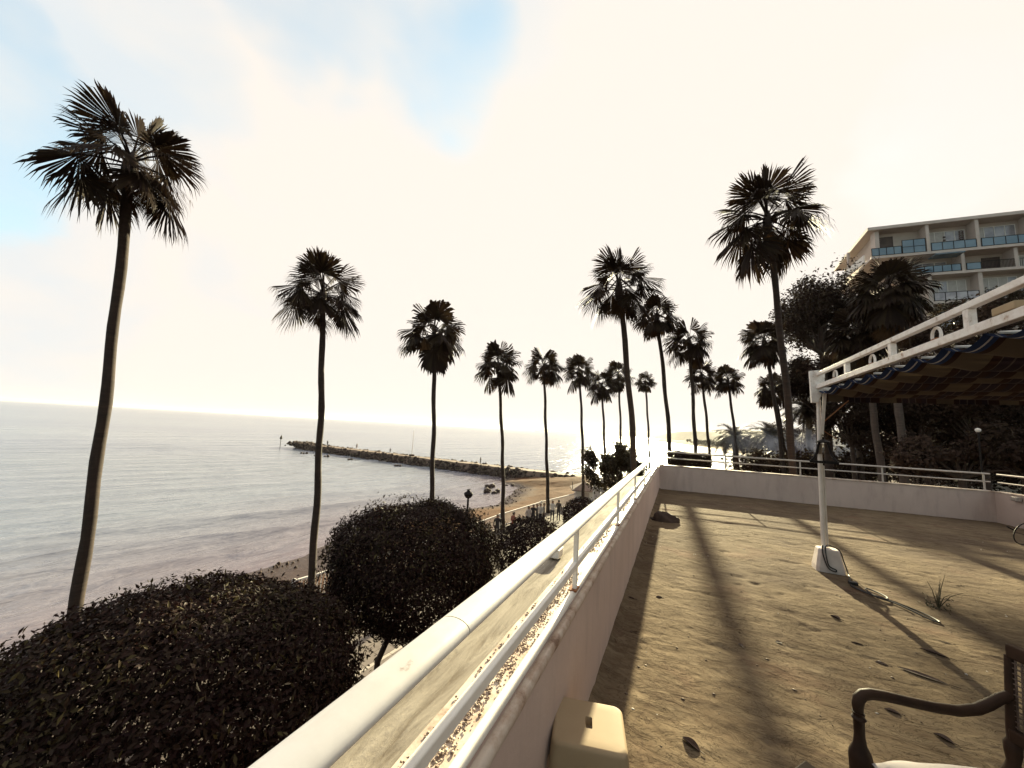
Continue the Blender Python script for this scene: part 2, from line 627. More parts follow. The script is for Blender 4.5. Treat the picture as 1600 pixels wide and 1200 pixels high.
class MB:
    def __init__(self):
        self.v, self.f = [], []

    def add(self, vs, fs):
        n = len(self.v)
        self.v += [tuple(q) for q in vs]
        self.f += [tuple(i + n for i in q) for q in fs]
        return self

    def box(self, lo, hi, mat=None):
        x0, y0, z0 = lo
        x1, y1, z1 = hi
        vs = [Vector(q) for q in ((x0, y0, z0), (x1, y0, z0), (x1, y1, z0), (x0, y1, z0), (x0, y0, z1), (x1, y0, z1), (x1, y1, z1), (x0, y1, z1))]
        if mat is not None:
            vs = [mat @ q for q in vs]
        return self.add(vs, ((0, 3, 2, 1), (4, 5, 6, 7), (0, 1, 5, 4), (1, 2, 6, 5), (2, 3, 7, 6), (3, 0, 4, 7)))

    def bar(self, a, b, w, h, up=(0, 0, 1)):
        "box beam from a to b, w wide and h high"
        a, b = Vector(a), Vector(b)
        d = (b - a).normalized()
        s = d.cross(Vector(up))
        if s.length < 1e-4:
            s = Vector((1, 0, 0))
        s.normalize()
        u = s.cross(d)
        vs = []
        for p in (a, b):
            for i, j in ((-1, -1), (1, -1), (1, 1), (-1, 1)):
                vs.append(p + s * (w / 2 * i) + u * (h / 2 * j))
        return self.add(vs, ((3, 2, 1, 0), (4, 5, 6, 7), (0, 1, 5, 4), (1, 2, 6, 5), (2, 3, 7, 6), (3, 0, 4, 7)))

    def rings(self, rings, caps=True, closed=False):
        n = len(rings[0])
        vs = [q for r_ in rings for q in r_]
        fs = []
        k = len(rings)
        for i in range(k if closed else k - 1):
            for j in range(n):
                a, b = i * n + j, i * n + (j + 1) % n
                i2 = (i + 1) % k
                fs.append((a, b, i2 * n + (j + 1) % n, i2 * n + j))
        if caps and not closed:
            fs.append(tuple(range(n - 1, -1, -1)))
            fs.append(tuple((k - 1) * n + j for j in range(n)))
        return self.add(vs, fs)

    def tube(self, pts, rad, n=8, caps=True, closed=False, flat=1.0):
        pts = [Vector(p) for p in pts]
        if isinstance(rad, (int, float)):
            rad = [rad] * len(pts)
        rs = []
        prev = None
        for i, p in enumerate(pts):
            if closed:
                d = pts[(i + 1) % len(pts)] - pts[i - 1]
            else:
                d = pts[min(i + 1, len(pts) - 1)] - pts[max(i - 1, 0)]
            d.normalize()
            if prev is None:
                s = d.cross(Vector((0, 0, 1)))
                if s.length < .05:
                    s = d.cross(Vector((0, 1, 0)))
            else:
                s = prev - d * prev.dot(d)
            s.normalize()
            prev = s
            u = s.cross(d)
            rs.append([p + (s * math.cos(2 * math.pi * j / n) + u * math.sin(2 * math.pi * j / n) * flat) * rad[i] for j in range(n)])
        return self.rings(rs, caps, closed)

    def lathe(self, c, prof, n=16):
        c = Vector(c)
        return self.rings([[c + Vector((r_ * math.cos(2 * math.pi * j / n), r_ * math.sin(2 * math.pi * j / n), z)) for j in range(n)] for r_, z in prof])

    def build(self, name, mat, parent=None, smooth=False, bevel=0):
        o0 = origin_of(parent)
        me = bpy.data.meshes.new(name)
        me.from_pydata([(a - o0.x, b - o0.y, c_ - o0.z) for a, b, c_ in self.v], [], self.f)
        if smooth:
            me.polygons.foreach_set('use_smooth', [True] * len(me.polygons))
        o = link_mesh(name, me, mat, parent)
        if bevel:
            b = o.modifiers.new('bevel', 'BEVEL')
            b.width = bevel
            b.segments = 2
            b.limit_method = 'ANGLE'
        if smooth:
            me.update()
            try:
                me.set_sharp_from_angle(angle=R(40))
            except Exception:
                pass
        return o


def np_mesh(name, verts, faces, mat, parent=None, attrs=None, smooth=False):
    "verts (N,3) in world space, faces (M,k) with one k"
    o0 = origin_of(parent)
    me = bpy.data.meshes.new(name)
    v_ = np.asarray(verts, dtype=np.float32) - np.array(o0, dtype=np.float32)
    f_ = np.asarray(faces, dtype=np.int32)
    me.vertices.add(len(v_))
    me.vertices.foreach_set('co', v_.ravel())
    k = f_.shape[1]
    me.loops.add(f_.size)
    me.loops.foreach_set('vertex_index', f_.ravel())
    me.polygons.add(len(f_))
    me.polygons.foreach_set('loop_start', np.arange(0, f_.size, k, dtype=np.int32))
    me.update(calc_edges=True)
    if smooth:
        me.polygons.foreach_set('use_smooth', np.ones(len(f_), dtype=bool))
    for a, vals in (attrs or {}).items():
        at_ = me.attributes.new(a, 'FLOAT', 'POINT')
        at_.data.foreach_set('value', np.asarray(vals, dtype=np.float32))
    me.validate()
    return link_mesh(name, me, mat, parent)


def grid_faces(nx, ny):
    i = np.arange(nx - 1)[:, None] * ny + np.arange(ny - 1)[None, :]
    return np.stack([i, i + ny, i + ny + 1, i + 1], -1).reshape(-1, 4)


def leaf_mesh(name, pts, nrm, size, mat, parent, aspect=.42, tint=None, fold=.25, droop=.3, rng=RNG):
    "leaf-shaped faces: each a folded blade of two triangles pairs"
    n = len(pts)
    nrm = nrm + rng.normal(0, .55, (n, 3))
    nrm /= np.linalg.norm(nrm, axis=1)[:, None] + 1e-9
    t = rng.normal(0, 1, (n, 3))
    t[:, 2] -= droop
    t -= nrm * (t * nrm).sum(1)[:, None]
    t /= np.linalg.norm(t, axis=1)[:, None] + 1e-9
    s = np.cross(nrm, t)
    ln = (size * rng.uniform(.65, 1.25, n))[:, None]
    w = ln * aspect * .5
    B = pts - t * ln * .5
    T = pts + t * ln * .5 - nrm * ln * .12
    mid = pts + t * ln * .02
    Lf = mid + s * w + nrm * w * fold
    Rt = mid - s * w + nrm * w * fold
    v_ = np.stack([B, Lf, T, Rt], 1).reshape(-1, 3)
    i = np.arange(n)[:, None] * 4
    f_ = np.concatenate([i + np.array([[0, 1, 2]]), i + np.array([[0, 2, 3]])], 1).reshape(-1, 3)
    tn = rng.uniform(0, 1, n) if tint is None else tint
    return np_mesh(name, v_, f_, mat, parent, {'tint': np.repeat(tn, 4)})


# ================================================================== SETTING
G_Z = -6.0      # promenade level; the terrace floor is z = 0
SEA_Z = -8.0
_sy = np.array([-400, -40, 5.8, 9.2, 13.5, 18.8, 22, 28.6, 35.6, 43, 57, 61, 66, 75, 90, 110, 130, 180, 282, 420, 668, 900, 1200, 1700, 2600, 6000])
_sx = np.array([-21, -21, -22.2, -23.0, -23.9, -23.2, -24, -25.2, -23, -20.3, -23.4, -29, -30, -22, -12, 0, 10, 26, 46, 43, 4, -60, -200, -520, -1300, -3500.])


def shore_x(y):
    return np.interp(y, _sy, _sx)


def ground_z(x, y):
    d = x - shore_x(y)
    z = np.where(d < 0, SEA_Z + .09 * d, SEA_Z + .125 * d)
    z = np.where(d > 10, SEA_Z + 1.25 + (d - 10) * .11, z)
    return np.clip(z, -13, G_Z - .06)


# sea: polar sheet out to the horizon
nr, na = 400, 520
rr = np.geomspace(13, 9000, nr)
aa = np.linspace(R(48), R(262), na)
RR, AA = np.meshgrid(rr, aa, indexing='ij')
X, Y = RR * np.cos(AA), RR * np.sin(AA)
depth = np.clip((shore_x(Y) - X), -5, 60)
fade = np.clip(1.3 - RR / 170, 0, 1) * np.clip(depth / 6, .12, 1)
wob = fbm(X * .07, Y * .07, 20, 3)
Z = np.zeros_like(X)
for lam, ang, amp, k in ((5.5, -20, .13, 0), (3.1, -12, .09, 1), (2.0, -30, .05, 2), (8.5, -16, .12, 3)):
    u = X * math.cos(R(ang)) + Y * math.sin(R(ang)) + 2.6 * fbm(X * .05, Y * .05, 30 + k, 3)
    loc = .55 + .9 * fbm(X * .06, Y * .025, 40 + k, 2)
    Z += amp * np.clip(loc, 0, 1.5) * (1 - 2 * np.abs(np.sin(math.pi * u / lam)) ** .8)
# a last low wave that stands up along the beach
for off, amp in ((2.2, .16), (5.2, .09)):
    dd = depth - off - .9 * fbm(X * .12, Y * .12, 50, 3)
    Z += amp * np.exp(-(dd / .42) ** 2) * np.clip(.55 + 1.4 * fbm(X * .1 + 9, Y * .1, 55, 2), 0, 1) * (RR < 90)
Z = SEA_Z + Z * fade
shal = np.clip(1 - depth / 22, 0, 1) ** 1.3
sea = np_mesh('sea', np.stack([X, Y, Z], -1).reshape(-1, 3), grid_faces(nr, na), 'sea_water', None,
              {'shallow': shal.ravel()}, True)
tag(sea, kind='structure')

# beach close by
xs, ys = np.arange(-60, -8.9, .35), np.arange(-45, 80.1, .35)
X, Y = np.meshgrid(xs, ys, indexing='ij')
d = X - shore_x(Y)
Z = ground_z(X, Y) + np.clip(d / 6, 0, 1) * (.10 * fbm(X * .5, Y * .5, 60, 4) + .05 * fbm(X * 2, Y * 2, 64, 2)) + .05 * fbm(X * .3, Y * .3, 3, 3)
wetv = np.clip(1.2 - d / np.where(Y < 27, 9.0, 3.0) + .5 * fbm(X * .4, Y * .4, 66, 3), 0, 1)
beach = np_mesh('beach', np.stack([X, Y, Z], -1).reshape(-1, 3), grid_faces(len(xs), len(ys)), 'sand', None, {'wet': wetv.ravel(), 'inland': np.zeros(X.size)}, True)
tag(beach, kind='structure')
# coast and park land further on
xs = np.concatenate([np.arange(-60, 120, 4.), np.geomspace(120, 6000, 40)])
ys = np.concatenate([np.arange(80.1, 700, 5.), np.geomspace(700, 3000, 40)])
X, Y = np.meshgrid(xs, ys, indexing='ij')
np_o = np_mesh('coast_ground', np.stack([X, Y, ground_z(X, Y)], -1).reshape(-1, 3), grid_faces(len(xs), len(ys)), 'sand', None, {'wet': np.clip(1 - (X - shore_x(Y)) / 3, 0, 1).ravel(), 'inland': np.clip(((X - shore_x(Y)) - 14) / 8, 0, 1).ravel()}, True)
tag(np_o, kind='structure')
b = MB().add([(-8.9, -45, G_Z - .07), (600, -45, G_Z - .07), (600, 80.1, G_Z - .07), (-8.9, 80.1, G_Z - .07)], [(0, 1, 2, 3)])
tag(b.build('park_ground', 'dry_ground'), kind='structure')

# promenade
edge = [(-16.2, -45), (-16.0, 4), (-14.0, 10.7), (-12.9, 17), (-12.3, 26), (-11.4, 33), (-9.9, 40), (-6.5, 48), (-2, 55)]
prom = MB()
vs = [(x, y, G_Z) for x, y in edge] + [(6, 55, G_Z), (6, -45, G_Z)]
n = len(vs)
prom.add(vs + [(x, y, G_Z - .9) for x, y, _ in vs], [tuple(range(n - 1, -1, -1))] + [(i, (i + 1) % n, n + (i + 1) % n, n + i) for i in range(n)])
promenade = prom.build('promenade', 'joint_mortar')
tag(promenade, kind='structure')
# paving slabs seen between the clipped trees, laid parallel to the sea front
ang = R(83)
ca, sa = math.cos(ang), math.sin(ang)
slab = {}
for kind_, (lx, ly) in dict(paver=(.585, .385), pale_paver=(.585, .135)).items():
    m_ = MB().box((-lx / 2, -ly / 2, 0), (lx / 2, ly / 2, .012))
    me = bpy.data.meshes.new(kind_)
    me.from_pydata(m_.v, [], m_.f)
    me.materials.append(MATS[kind_])
    slab[kind_] = me
rowpos = 0
rows_ = []
for i in range(-4, 8):
    for j in range(4):
        rows_.append((rowpos, 'paver'))
        rowpos += .4
    rows_.append((rowpos - .125, 'pale_paver'))
    rowpos += .15
for r_, kind_ in rows_:
    v0 = r_ - 5.0
    for k in range(-11, 12):
        u0 = k * .6 + (.3 if int(r_ * 10) % 2 else 0)
        cx, cy = -8.6 + u0 * ca - v0 * sa, 9.8 + u0 * sa + v0 * ca
        px_ = Vector((cx, cy, G_Z)) - EYE
        dz = px_.dot(FW)
        if dz < 1:
            continue
        sx_, sy_ = 800 + F_PX * px_.dot(RT) / dz, 600 - F_PX * px_.dot(UP) / dz
        if not (425 < sx_ < 690 and 945 < sy_ < 1170):
            continue
        o = bpy.data.objects.new('paving_slab', slab[kind_])
        o.location = (cx, cy, G_Z - .002 + random.uniform(0, .003))
        o.rotation_euler = (0, 0, ang)
        COL.objects.link(o)
        o.parent = promenade

# far hills along the coast
def ridge(pts, mat, w):
    vs, fs = [], []
    n_ = len(pts)
    for px, py, dist in pts:
        p = at(px, py, dist)
        dxy = Vector((p.x, p.y, 0)).normalized()
        vs += [Vector((p.x, p.y, -8.5)) - dxy * w, Vector((p.x, p.y, (p.z - 8) * .55)) - dxy * w * .45, p, Vector((p.x, p.y, -8.5)) + dxy * w]
    for i in range(n_ - 1):
        for j in range(3):
            a = i * 4 + j
            fs.append((a, a + 4, a + 5, a + 1))
    return vs, fs


h = MB()
h.add(*ridge([(835, 671, 4200), (880, 670, 4100), (930, 671, 4000), (975, 671.5, 3900), (1010, 673, 3600), (1050, 674, 3200), (1110, 673, 2800), (1180, 672, 2500), (1260, 676, 2300)], None, 500))
h.add(*ridge([(1020, 683, 2100), (1040, 678, 1900), (1060, 675, 1750), (1085, 674, 1600), (1110, 675, 1450), (1150, 676, 1300), (1200, 672, 1200), (1300, 672, 1100), (1420, 676, 1000), (1620, 684, 950)], None, 170))
tag(h.build('hills', 'hill_scrub', smooth=True), kind='structure')

# the building under the terrace
base = empty('terrace_building', (3, 4, G_Z), 'white storey under the terrace carrying its floor and parapets', 'building')
MB().add([(-.86, -6, G_Z), (7.2, -6, G_Z), (7.2, 12.2, G_Z), (6.7, 12.62, G_Z), (-.86, 11.98, G_Z), (-.86, -6, -.3), (7.2, -6, -.3), (7.2, 12.2, -.3), (6.7, 12.62, -.3), (-.86, 11.98, -.3)],
         [(0, 1, 6, 5), (1, 2, 7, 6), (2, 3, 8, 7), (3, 4, 9, 8), (4, 0, 5, 9), (5, 6, 7, 8, 9)]).build('facade', 'painted_plaster', base)

# terrace floor with real relief
xs = np.arange(-.445, 7.3, .022)
ys = np.concatenate([np.arange(-4, 5, .022), np.arange(5, 12.75, .035)])
X, Y = np.meshgrid(xs, ys, indexing='ij')
a = R(-12)
U, V = X * math.cos(a) - Y * math.sin(a), X * math.sin(a) + Y * math.cos(a)
warp = .5 * fbm(X * 1.2, Y * 1.2, 70, 3)
rid = 1 - np.abs(fbm(U * 1.6 + warp, V * 6.0 + warp * 2, 74, 4)) * 2
Z = .010 * fbm(X * .8, Y * .8, 80, 3) + .0045 * np.clip(rid, -1, 1) * np.clip(.5 + fbm(X * .9 + 5, Y * .9, 84, 2) * 1.4, .1, 1) + .0025 * fbm(U * 7, V * 16, 88, 3)
pit = fbm(X * 5, Y * 7, 92, 3)
Z -= .012 * np.clip(pit - .42, 0, .3) / .3
Z += .03 * np.clip(1 - (X + .44) / .05, 0, 1) * (1 + .6 * fbm(X * 3, Y * 4, 95, 3))     # mortar fillet at the wall foot
floor = np_mesh('terrace_floor', np.stack([X, Y, Z], -1).reshape(-1, 3), grid_faces(len(xs), len(ys)), 'weathered_mortar', None, None, True)
tag(floor, kind='structure')
FLX, FLY, FLZ = xs.copy(), ys.copy(), Z.copy()


def floor_z(x, y):
    return float(FLZ[min(max(np.searchsorted(FLX, x), 0), len(FLX) - 1), min(max(np.searchsorted(FLY, y), 0), len(FLY) - 1)])

# ------------------------------------------------------------------ parapets
FARL, FARR = Vector((-.44, 11.88, 0)), Vector((6.72, 12.50, 0))
TH = Vector((7.15, 9.0, 0))
pw = empty('parapet_wall', (-.5, 4, 0), 'long low white parapet on the sea side with a gravel strip and ledge on top', 'parapet')
# face with a slightly hand-troweled surface
ys = np.arange(-4, 11.9, .06)
zs = np.linspace(-.05, .655, 16)
Yg, Zg = np.meshgrid(ys, zs, indexing='ij')
Xg = -.44 + .004 * fbm(Yg * 1.5, Zg * 2.5, 100, 3)
np_mesh('wall_face', np.stack([Xg, Yg, Zg], -1).reshape(-1, 3), grid_faces(len(ys), len(zs)), 'painted_plaster', pw, None, True)
MB().box((-.50, -4, .30), (-.442, 11.885, .652)).build('wall_core', 'painted_plaster', pw)
# cap: chipped plaster edge
xs = np.linspace(-.462, -.432, 5)
Yg, Xg = np.meshgrid(ys, xs, indexing='ij')
zc = .668 + .004 * fbm(Yg * 5, Xg * 50, 104, 3)
zc[:, -1] -= .016
Xg = Xg + .003 * fbm(Yg * 6, Xg * 10, 108, 3)
Xg = np.concatenate([Xg, Xg[:, -1:] - .006], 1)
Yg = np.concatenate([Yg, Yg[:, -1:]], 1)
zc = np.concatenate([zc, np.full((len(ys), 1), .63)], 1)
np_mesh('cap_edge', np.stack([Xg, Yg, zc], -1).reshape(-1, 3), grid_faces(len(ys), 6), 'peeling_cap_paint', pw, None, False)
MB().tube([(-.479, -4, .685), (-.479, 11.85, .685)], .017, 10).build('edge_bar', 'white_rail_paint', pw, True)
xs = np.linspace(-.635, -.498, 8)
Yg, Xg = np.meshgrid(ys, xs, indexing='ij')
np_mesh('gravel_bed', np.stack([Xg, Yg, .662 + .003 * fbm(Yg * 8, Xg * 30, 110, 3)], -1).reshape(-1, 3), grid_faces(len(ys), 8), 'peeling_cap_paint', pw, None, True)
# pebbles bedded in the strip
n = 5200
py_ = RNG.beta(1.1, 2.2, n) * 11 + .1
cl = fbm(py_ * 3.1, RNG.uniform(0, 1, n) * .2, 112, 3)
keep = cl > -.25
px_ = np.clip(RNG.normal(-.566, .026, n), -.622, -.508)
octv = np.array([(1, 0, 0), (0, 1, 0), (-1, 0, 0), (0, -1, 0), (0, 0, .7), (0, 0, -.7)], float)
octf = np.array([(0, 1, 4), (1, 2, 4), (2, 3, 4), (3, 0, 4), (1, 0, 5), (2, 1, 5), (3, 2, 5), (0, 3, 5)])
idx = np.where(keep)[0]
sz = RNG.uniform(.0022, .0062, len(idx))
vv = octv[None] * sz[:, None, None] * RNG.uniform(.6, 1.4, (len(idx), 6, 1))
rot = RNG.uniform(0, 6.28, len(idx))
cx, sx_ = np.cos(rot)[:, None], np.sin(rot)[:, None]
vx = vv[..., 0] * cx - vv[..., 1] * sx_ + px_[idx][:, None]
vy = (vv[..., 0] * sx_ + vv[..., 1] * cx) * 1.3 + py_[idx][:, None]
vz = vv[..., 2] + .666
o = np_mesh('gravel', np.stack([vx, vy, vz], -1).reshape(-1, 3), (np.arange(len(idx))[:, None, None] * 6 + octf[None]).reshape(-1, 3), 'pebble', pw)
tag(o, kind='stuff')
# outer ledge with a slightly dished, weather-streaked top
ys2 = np.arange(-4, 8.6, .05)
xs = np.linspace(-.90, -.636, 12)
Yg, Xg = np.meshgrid(ys2, xs, indexing='ij')
t_ = (Xg + .90) / .264
zl = .655 - .02 * np.sin(t_ * math.pi) + .006 * fbm(Yg * 2.5, Xg * 14, 114, 4)
np_mesh('ledge_top', np.stack([Xg, Yg, zl], -1).reshape(-1, 3), grid_faces(len(ys2), 12), 'ledge_concrete', pw, None, True)
MB().box((-.905, -4, .42), (-.50, 8.56, .63)).build('ledge_slab', 'ledge_concrete', pw)
bx = empty('cable_box', (-.70, 2.55, .655), 'small pale box left on the streaked ledge outside the rail', 'box')
MB().box((-.80, 2.50, .650), (-.715, 2.60, .70)).build('box_body', 'hut_white', bx, bevel=.006)
MB().box((-.805, 2.495, .7005), (-.71, 2.605, .708)).build('lid', 'hut_white', bx, bevel=.003)


def parapet(a, b_, label, th=.16, top=.70, ext=0):
    a, b_ = Vector(a), Vector(b_)
    d_ = (b_ - a).normalized()
    nrm = Vector((-d_.y, d_.x, 0))
    r_ = empty('parapet_wall', a, label, 'parapet')
    a2, b2 = a, b_ + d_ * ext
    m_ = MB()
    k = 40
    rows = [[], [], [], []]
    rs = []
    for i in range(k + 1):
        p = a2.lerp(b2, i / k)
        w_ = .004 * random.uniform(-1, 1)
        rs.append([p + nrm * w_ + Vector((0, 0, -.3)), p + nrm * (w_ * .5) + Vector((0, 0, top - .03)), p + nrm * th + Vector((0, 0, top - .03)), p + nrm * th + Vector((0, 0, -.3))])
    m_.rings(rs)
    m_.build('wall_face', 'painted_plaster', r_)
    c_ = MB()
    rs = []
    for i in range(k + 1):
        p = a2.lerp(b2, i / k)
        z_ = top + .003 * random.uniform(-1, 1)
        rs.append([p - nrm * .012 + Vector((0, 0, top - .0285)), p - nrm * .014 + Vector((0, 0, z_ - .004)), p - nrm * .004 + Vector((0, 0, z_)), p + nrm * (th + .012) + Vector((0, 0, z_)), p + nrm * (th + .012) + Vector((0, 0, top - .0285))])
    c_.rings(rs)
    c_.build('coping', 'peeling_cap_paint', r_)
    return r_, d_, nrm


farp, fd, fn = parapet(FARL, FARR, 'far white parapet across the end of the terrace')
thp, td, tn = parapet(FARR, TH, 'short white parapet turning back at the far right corner of the terrace')
jb = empty('junction_box', FARR + td * .55 + Vector((0, 0, .6)), 'small grey box fixed under the coping of the far right parapet', 'box')
p = FARR + td * .55 - tn * .03 + Vector((0, 0, .6))
MB().box((p.x - .05, p.y - .09, .56), (p.x + .02, p.y + .09, .65)).build('box_body', 'steel', jb, bevel=.006)
MB().box((p.x - .058, p.y - .08, .57), (p.x - .0505, p.y + .08, .64)).build('cover', 'steel', jb, bevel=.003)

# ------------------------------------------------------------------ railings
rl = empty('railing', (-.475, 4, .66), 'long white tube railing above the sea side parapet', 'railing')
pts = [(-.475, -3.9, 1.03), (-.475, .8, 1.03)]
MB().tube(pts, .042, 24, flat=.52).build('top_rail', 'white_rail_paint', rl, True)
MB().tube([(-.475, .803, 1.03), (-.475, 6, 1.03), (-.475, 11.9, 1.04)], .042, 24, flat=.52).build('top_rail', 'white_rail_paint', rl, True)
MB().tube([(-.475, .797, 1.03), (-.475, .806, 1.03)], .0408, 24, flat=.52).build('joint_ring', 'black_iron', rl, True)
MB().box((-.487, -3.9, .805), (-.463, 11.86, .838)).build('mid_rail', 'white_rail_paint', rl, bevel=.004)
for y in (-2.65, -1.1, .43, 1.98, 3.52, 5.06, 6.6, 8.14, 9.7, 11.2):
    m_ = MB().box((-.486, y - .013, .699), (-.464, y + .013, 1.0))
    po = m_.build('post', 'white_rail_paint', rl, bevel=.003)
    MB().box((-.50, y - .035, .6985), (-.458, y + .035, .706)).build('foot_plate', 'rust', po)


def rail_run(a, b_, nrm, posts, label):
    a, b_ = Vector(a), Vector(b_)
    r_ = empty('railing', a, label, 'railing')
    o_ = nrm * .08
    za, zm = 1.08, .90
    MB().tube([a + o_ + Vector((0, 0, za)), b_ + o_ + Vector((0, 0, za))], .020, 12).build('top_rail', 'steel', r_, True)
    MB().tube([a + o_ + Vector((0, 0, zm)), b_ + o_ + Vector((0, 0, zm))], .015, 12).build('mid_rail', 'steel', r_, True)
    for t in posts:
        p = a.lerp(b_, t) + o_
        q = MB().tube([p + Vector((0, 0, .70)), p + Vector((0, 0, za - .015))], .017, 10).build('post', 'steel', r_, True)
        MB().lathe(p, [(.035, .700), (.035, .708), (.02, .712)], 12).build('foot_plate', 'steel', q)
    return r_


rail_run(FARL, FARR, fn, (.012, .242, .486, .725, .985), 'grey steel tube railing along the far parapet')
rail_run(FARR, TH, tn, (.3, .6, .98), 'grey steel tube railing on the short far right parapet')

# ================================================================== AWNING
AX, AY = 1.68, 5.94
aw = empty('awning', (AX, AY, 0), 'striped retractable awning slung under a white double rail frame', 'awning')
MB().bar((AX, AY, 2.262), (AX, -3, 2.262), .05, .055).build('lower_rail', 'white_aluminium', aw, bevel=.004)
MB().bar((AX + .055, AY - .1, 2.275), (AX + .055, -3, 2.275), .05, .02).build('track_flange', 'white_aluminium', aw, bevel=.003)
MB().bar((AX, AY, 2.425), (AX, -3, 2.425), .045, .042).build('upper_rail', 'white_aluminium', aw, bevel=.004)
for y in (5.0, 4.09, 3.18, 2.27, 1.36, .45, -.46):
    MB().bar((AX, y, 2.290), (AX, y, 2.403), .04, .05, (0, 1, 0)).build('spacer', 'white_aluminium', aw, bevel=.003)
for y in (5.42, 4.52, 3.57, 2.66):
    cx = AX + .03
    pts = [(cx, y + .05 * math.cos(t), 2.335 + .058 * math.sin(t)) for t in np.linspace(-.9, math.pi + .9, 12)]
    hk = MB().tube(pts, .010, 6).build('hanger_ring', 'white_aluminium', aw, True)
    MB().box((cx - .02, y - .035, 2.29), (cx + .02, y + .035, 2.315)).build('clamp', 'rust', hk, bevel=.004)
for y in np.arange(5.6, 0, -.46):
    MB().tube([(AX, y, 2.446), (AX, y, 2.458)], .007, 6).build('bolt', 'steel', aw)
# curved end plate
prof = []
for t in np.linspace(0, 1, 10):
    prof.append((AX + .075 - .085 * t ** 2.2, 2.485 - .43 * t))
lft = [(AX - .075, 2.055), (AX - .085, 2.47)]
ring = prof + lft
MB().rings([[(x, AY - .055, z) for x, z in ring], [(x, AY - .005, z) for x, z in ring]]).build('end_plate', 'white_aluminium', aw, bevel=.004)
# cross bars and the cloth hanging in folds between them
XW = 6.6
folds = [5.90, 5.42, 5.00, 4.59, 4.21, 3.83, 3.46, 3.08, 2.70, 2.32, 1.94, 1.56, 1.18, .8, .42, .04, -.34, -.72, -1.1, -1.5, -1.9, -2.3]
for y in folds[1:]:
    MB().tube([(AX + .06, y, 2.225), (XW, y, 2.225)], .011, 6).build('cross_bar', 'white_aluminium', aw)
xs = np.concatenate([np.linspace(AX + .0, AX + .3, 10), np.linspace(AX + .36, XW, 54)])
yy, zz = [], []
for i in range(len(folds) - 1):
    a_, b_ = folds[i], folds[i + 1]
    for t in np.linspace(0, 1, 12, endpoint=False):
        yy.append(a_ + (b_ - a_) * t)
        zz.append((2.222, math.sin(math.pi * t) ** .8, .012 * (i % 3)))
yy, zz = np.array(yy), np.array(zz)
Yg, Xg = np.meshgrid(yy, xs, indexing='ij')
sag_ = .060 + .05 * np.clip((Xg - AX) / .25, 0, 1)
Zg = zz[:, 0:1] - zz[:, 1:2] * sag_ - zz[:, 2:3] * np.clip((Xg - AX) / .25, 0, 1) + .012 * fbm(Xg * 1.7, Yg * 2, 120, 3) - .02 * np.sin((Xg - AX) / (XW - AX) * math.pi)
np_mesh('canopy_cloth', np.stack([Xg, Yg, Zg], -1).reshape(-1, 3), grid_faces(len(yy), len(xs)), 'striped_cloth', aw, None, True)
# valance at the front
xs = np.linspace(AX + .06, XW, 110)
zs = np.linspace(2.215, 2.07, 6)
Zg, Xg = np.meshgrid(zs, xs, indexing='ij')
Yg = AY - .02 + .010 * np.sin(Xg * 9) * (2.215 - Zg) / .14 + .006 * fbm(Xg * 5, Zg * 3, 124, 2)
np_mesh('valance', np.stack([Xg, Yg, Zg], -1).reshape(-1, 3), grid_faces(6, 110), 'striped_cloth', aw, None, True)
MB().bar((AX + .02, AY + .012, 2.235), (XW, AY + .012, 2.235), .04, .045).build('front_bar', 'white_aluminium', aw, bevel=.004)
# corner pole with braces
MB().tube([(1.675, AY, .27), (1.677, AY, 1.35), (1.690, AY, 2.10)], [.026, .025, .022], 12).build('corner_pole', 'pole_paint', aw, True)
MB().tube([(1.715, AY + .012, .27), (1.710, AY + .012, 1.26)], [.013, .013], 10).build('sleeve_tube', 'pole_paint', aw, True)
MB().bar((1.70, AY - .03, 1.66), (1.755, AY - .03, 2.24), .035, .012, (0, 1, 0)).build('flat_brace', 'pole_paint', aw)
MB().tube([(1.70, AY, 1.78), (1.98, AY - .04, 2.09)], .007, 6).build('tie_rod', 'rust', aw)
MB().tube([(1.70, AY, 1.72), (1.86, AY, 1.60)], .005, 6).build('tie_rod', 'rust', aw)
MB().tube([(XW, AY, .0), (XW, AY, 2.22)], .03, 10).build('corner_pole', 'pole_paint', aw, True)
# steel rod hanging at the right edge of view
MB().tube([(AX + .10, 2.75, 2.24), (AX + .16, 2.72, 2.02)], .008, 6).build('tie_rod', 'rust', aw)
yb = empty('fixing_block', (AX - .01, 2.88, 2.29), 'small pale yellow block sitting on the lower awning rail', 'block')
MB().box((AX - .03, 2.80, 2.2905), (AX + .05, 2.96, 2.335)).build('block_body', 'cream_plastic', yb, bevel=.006)

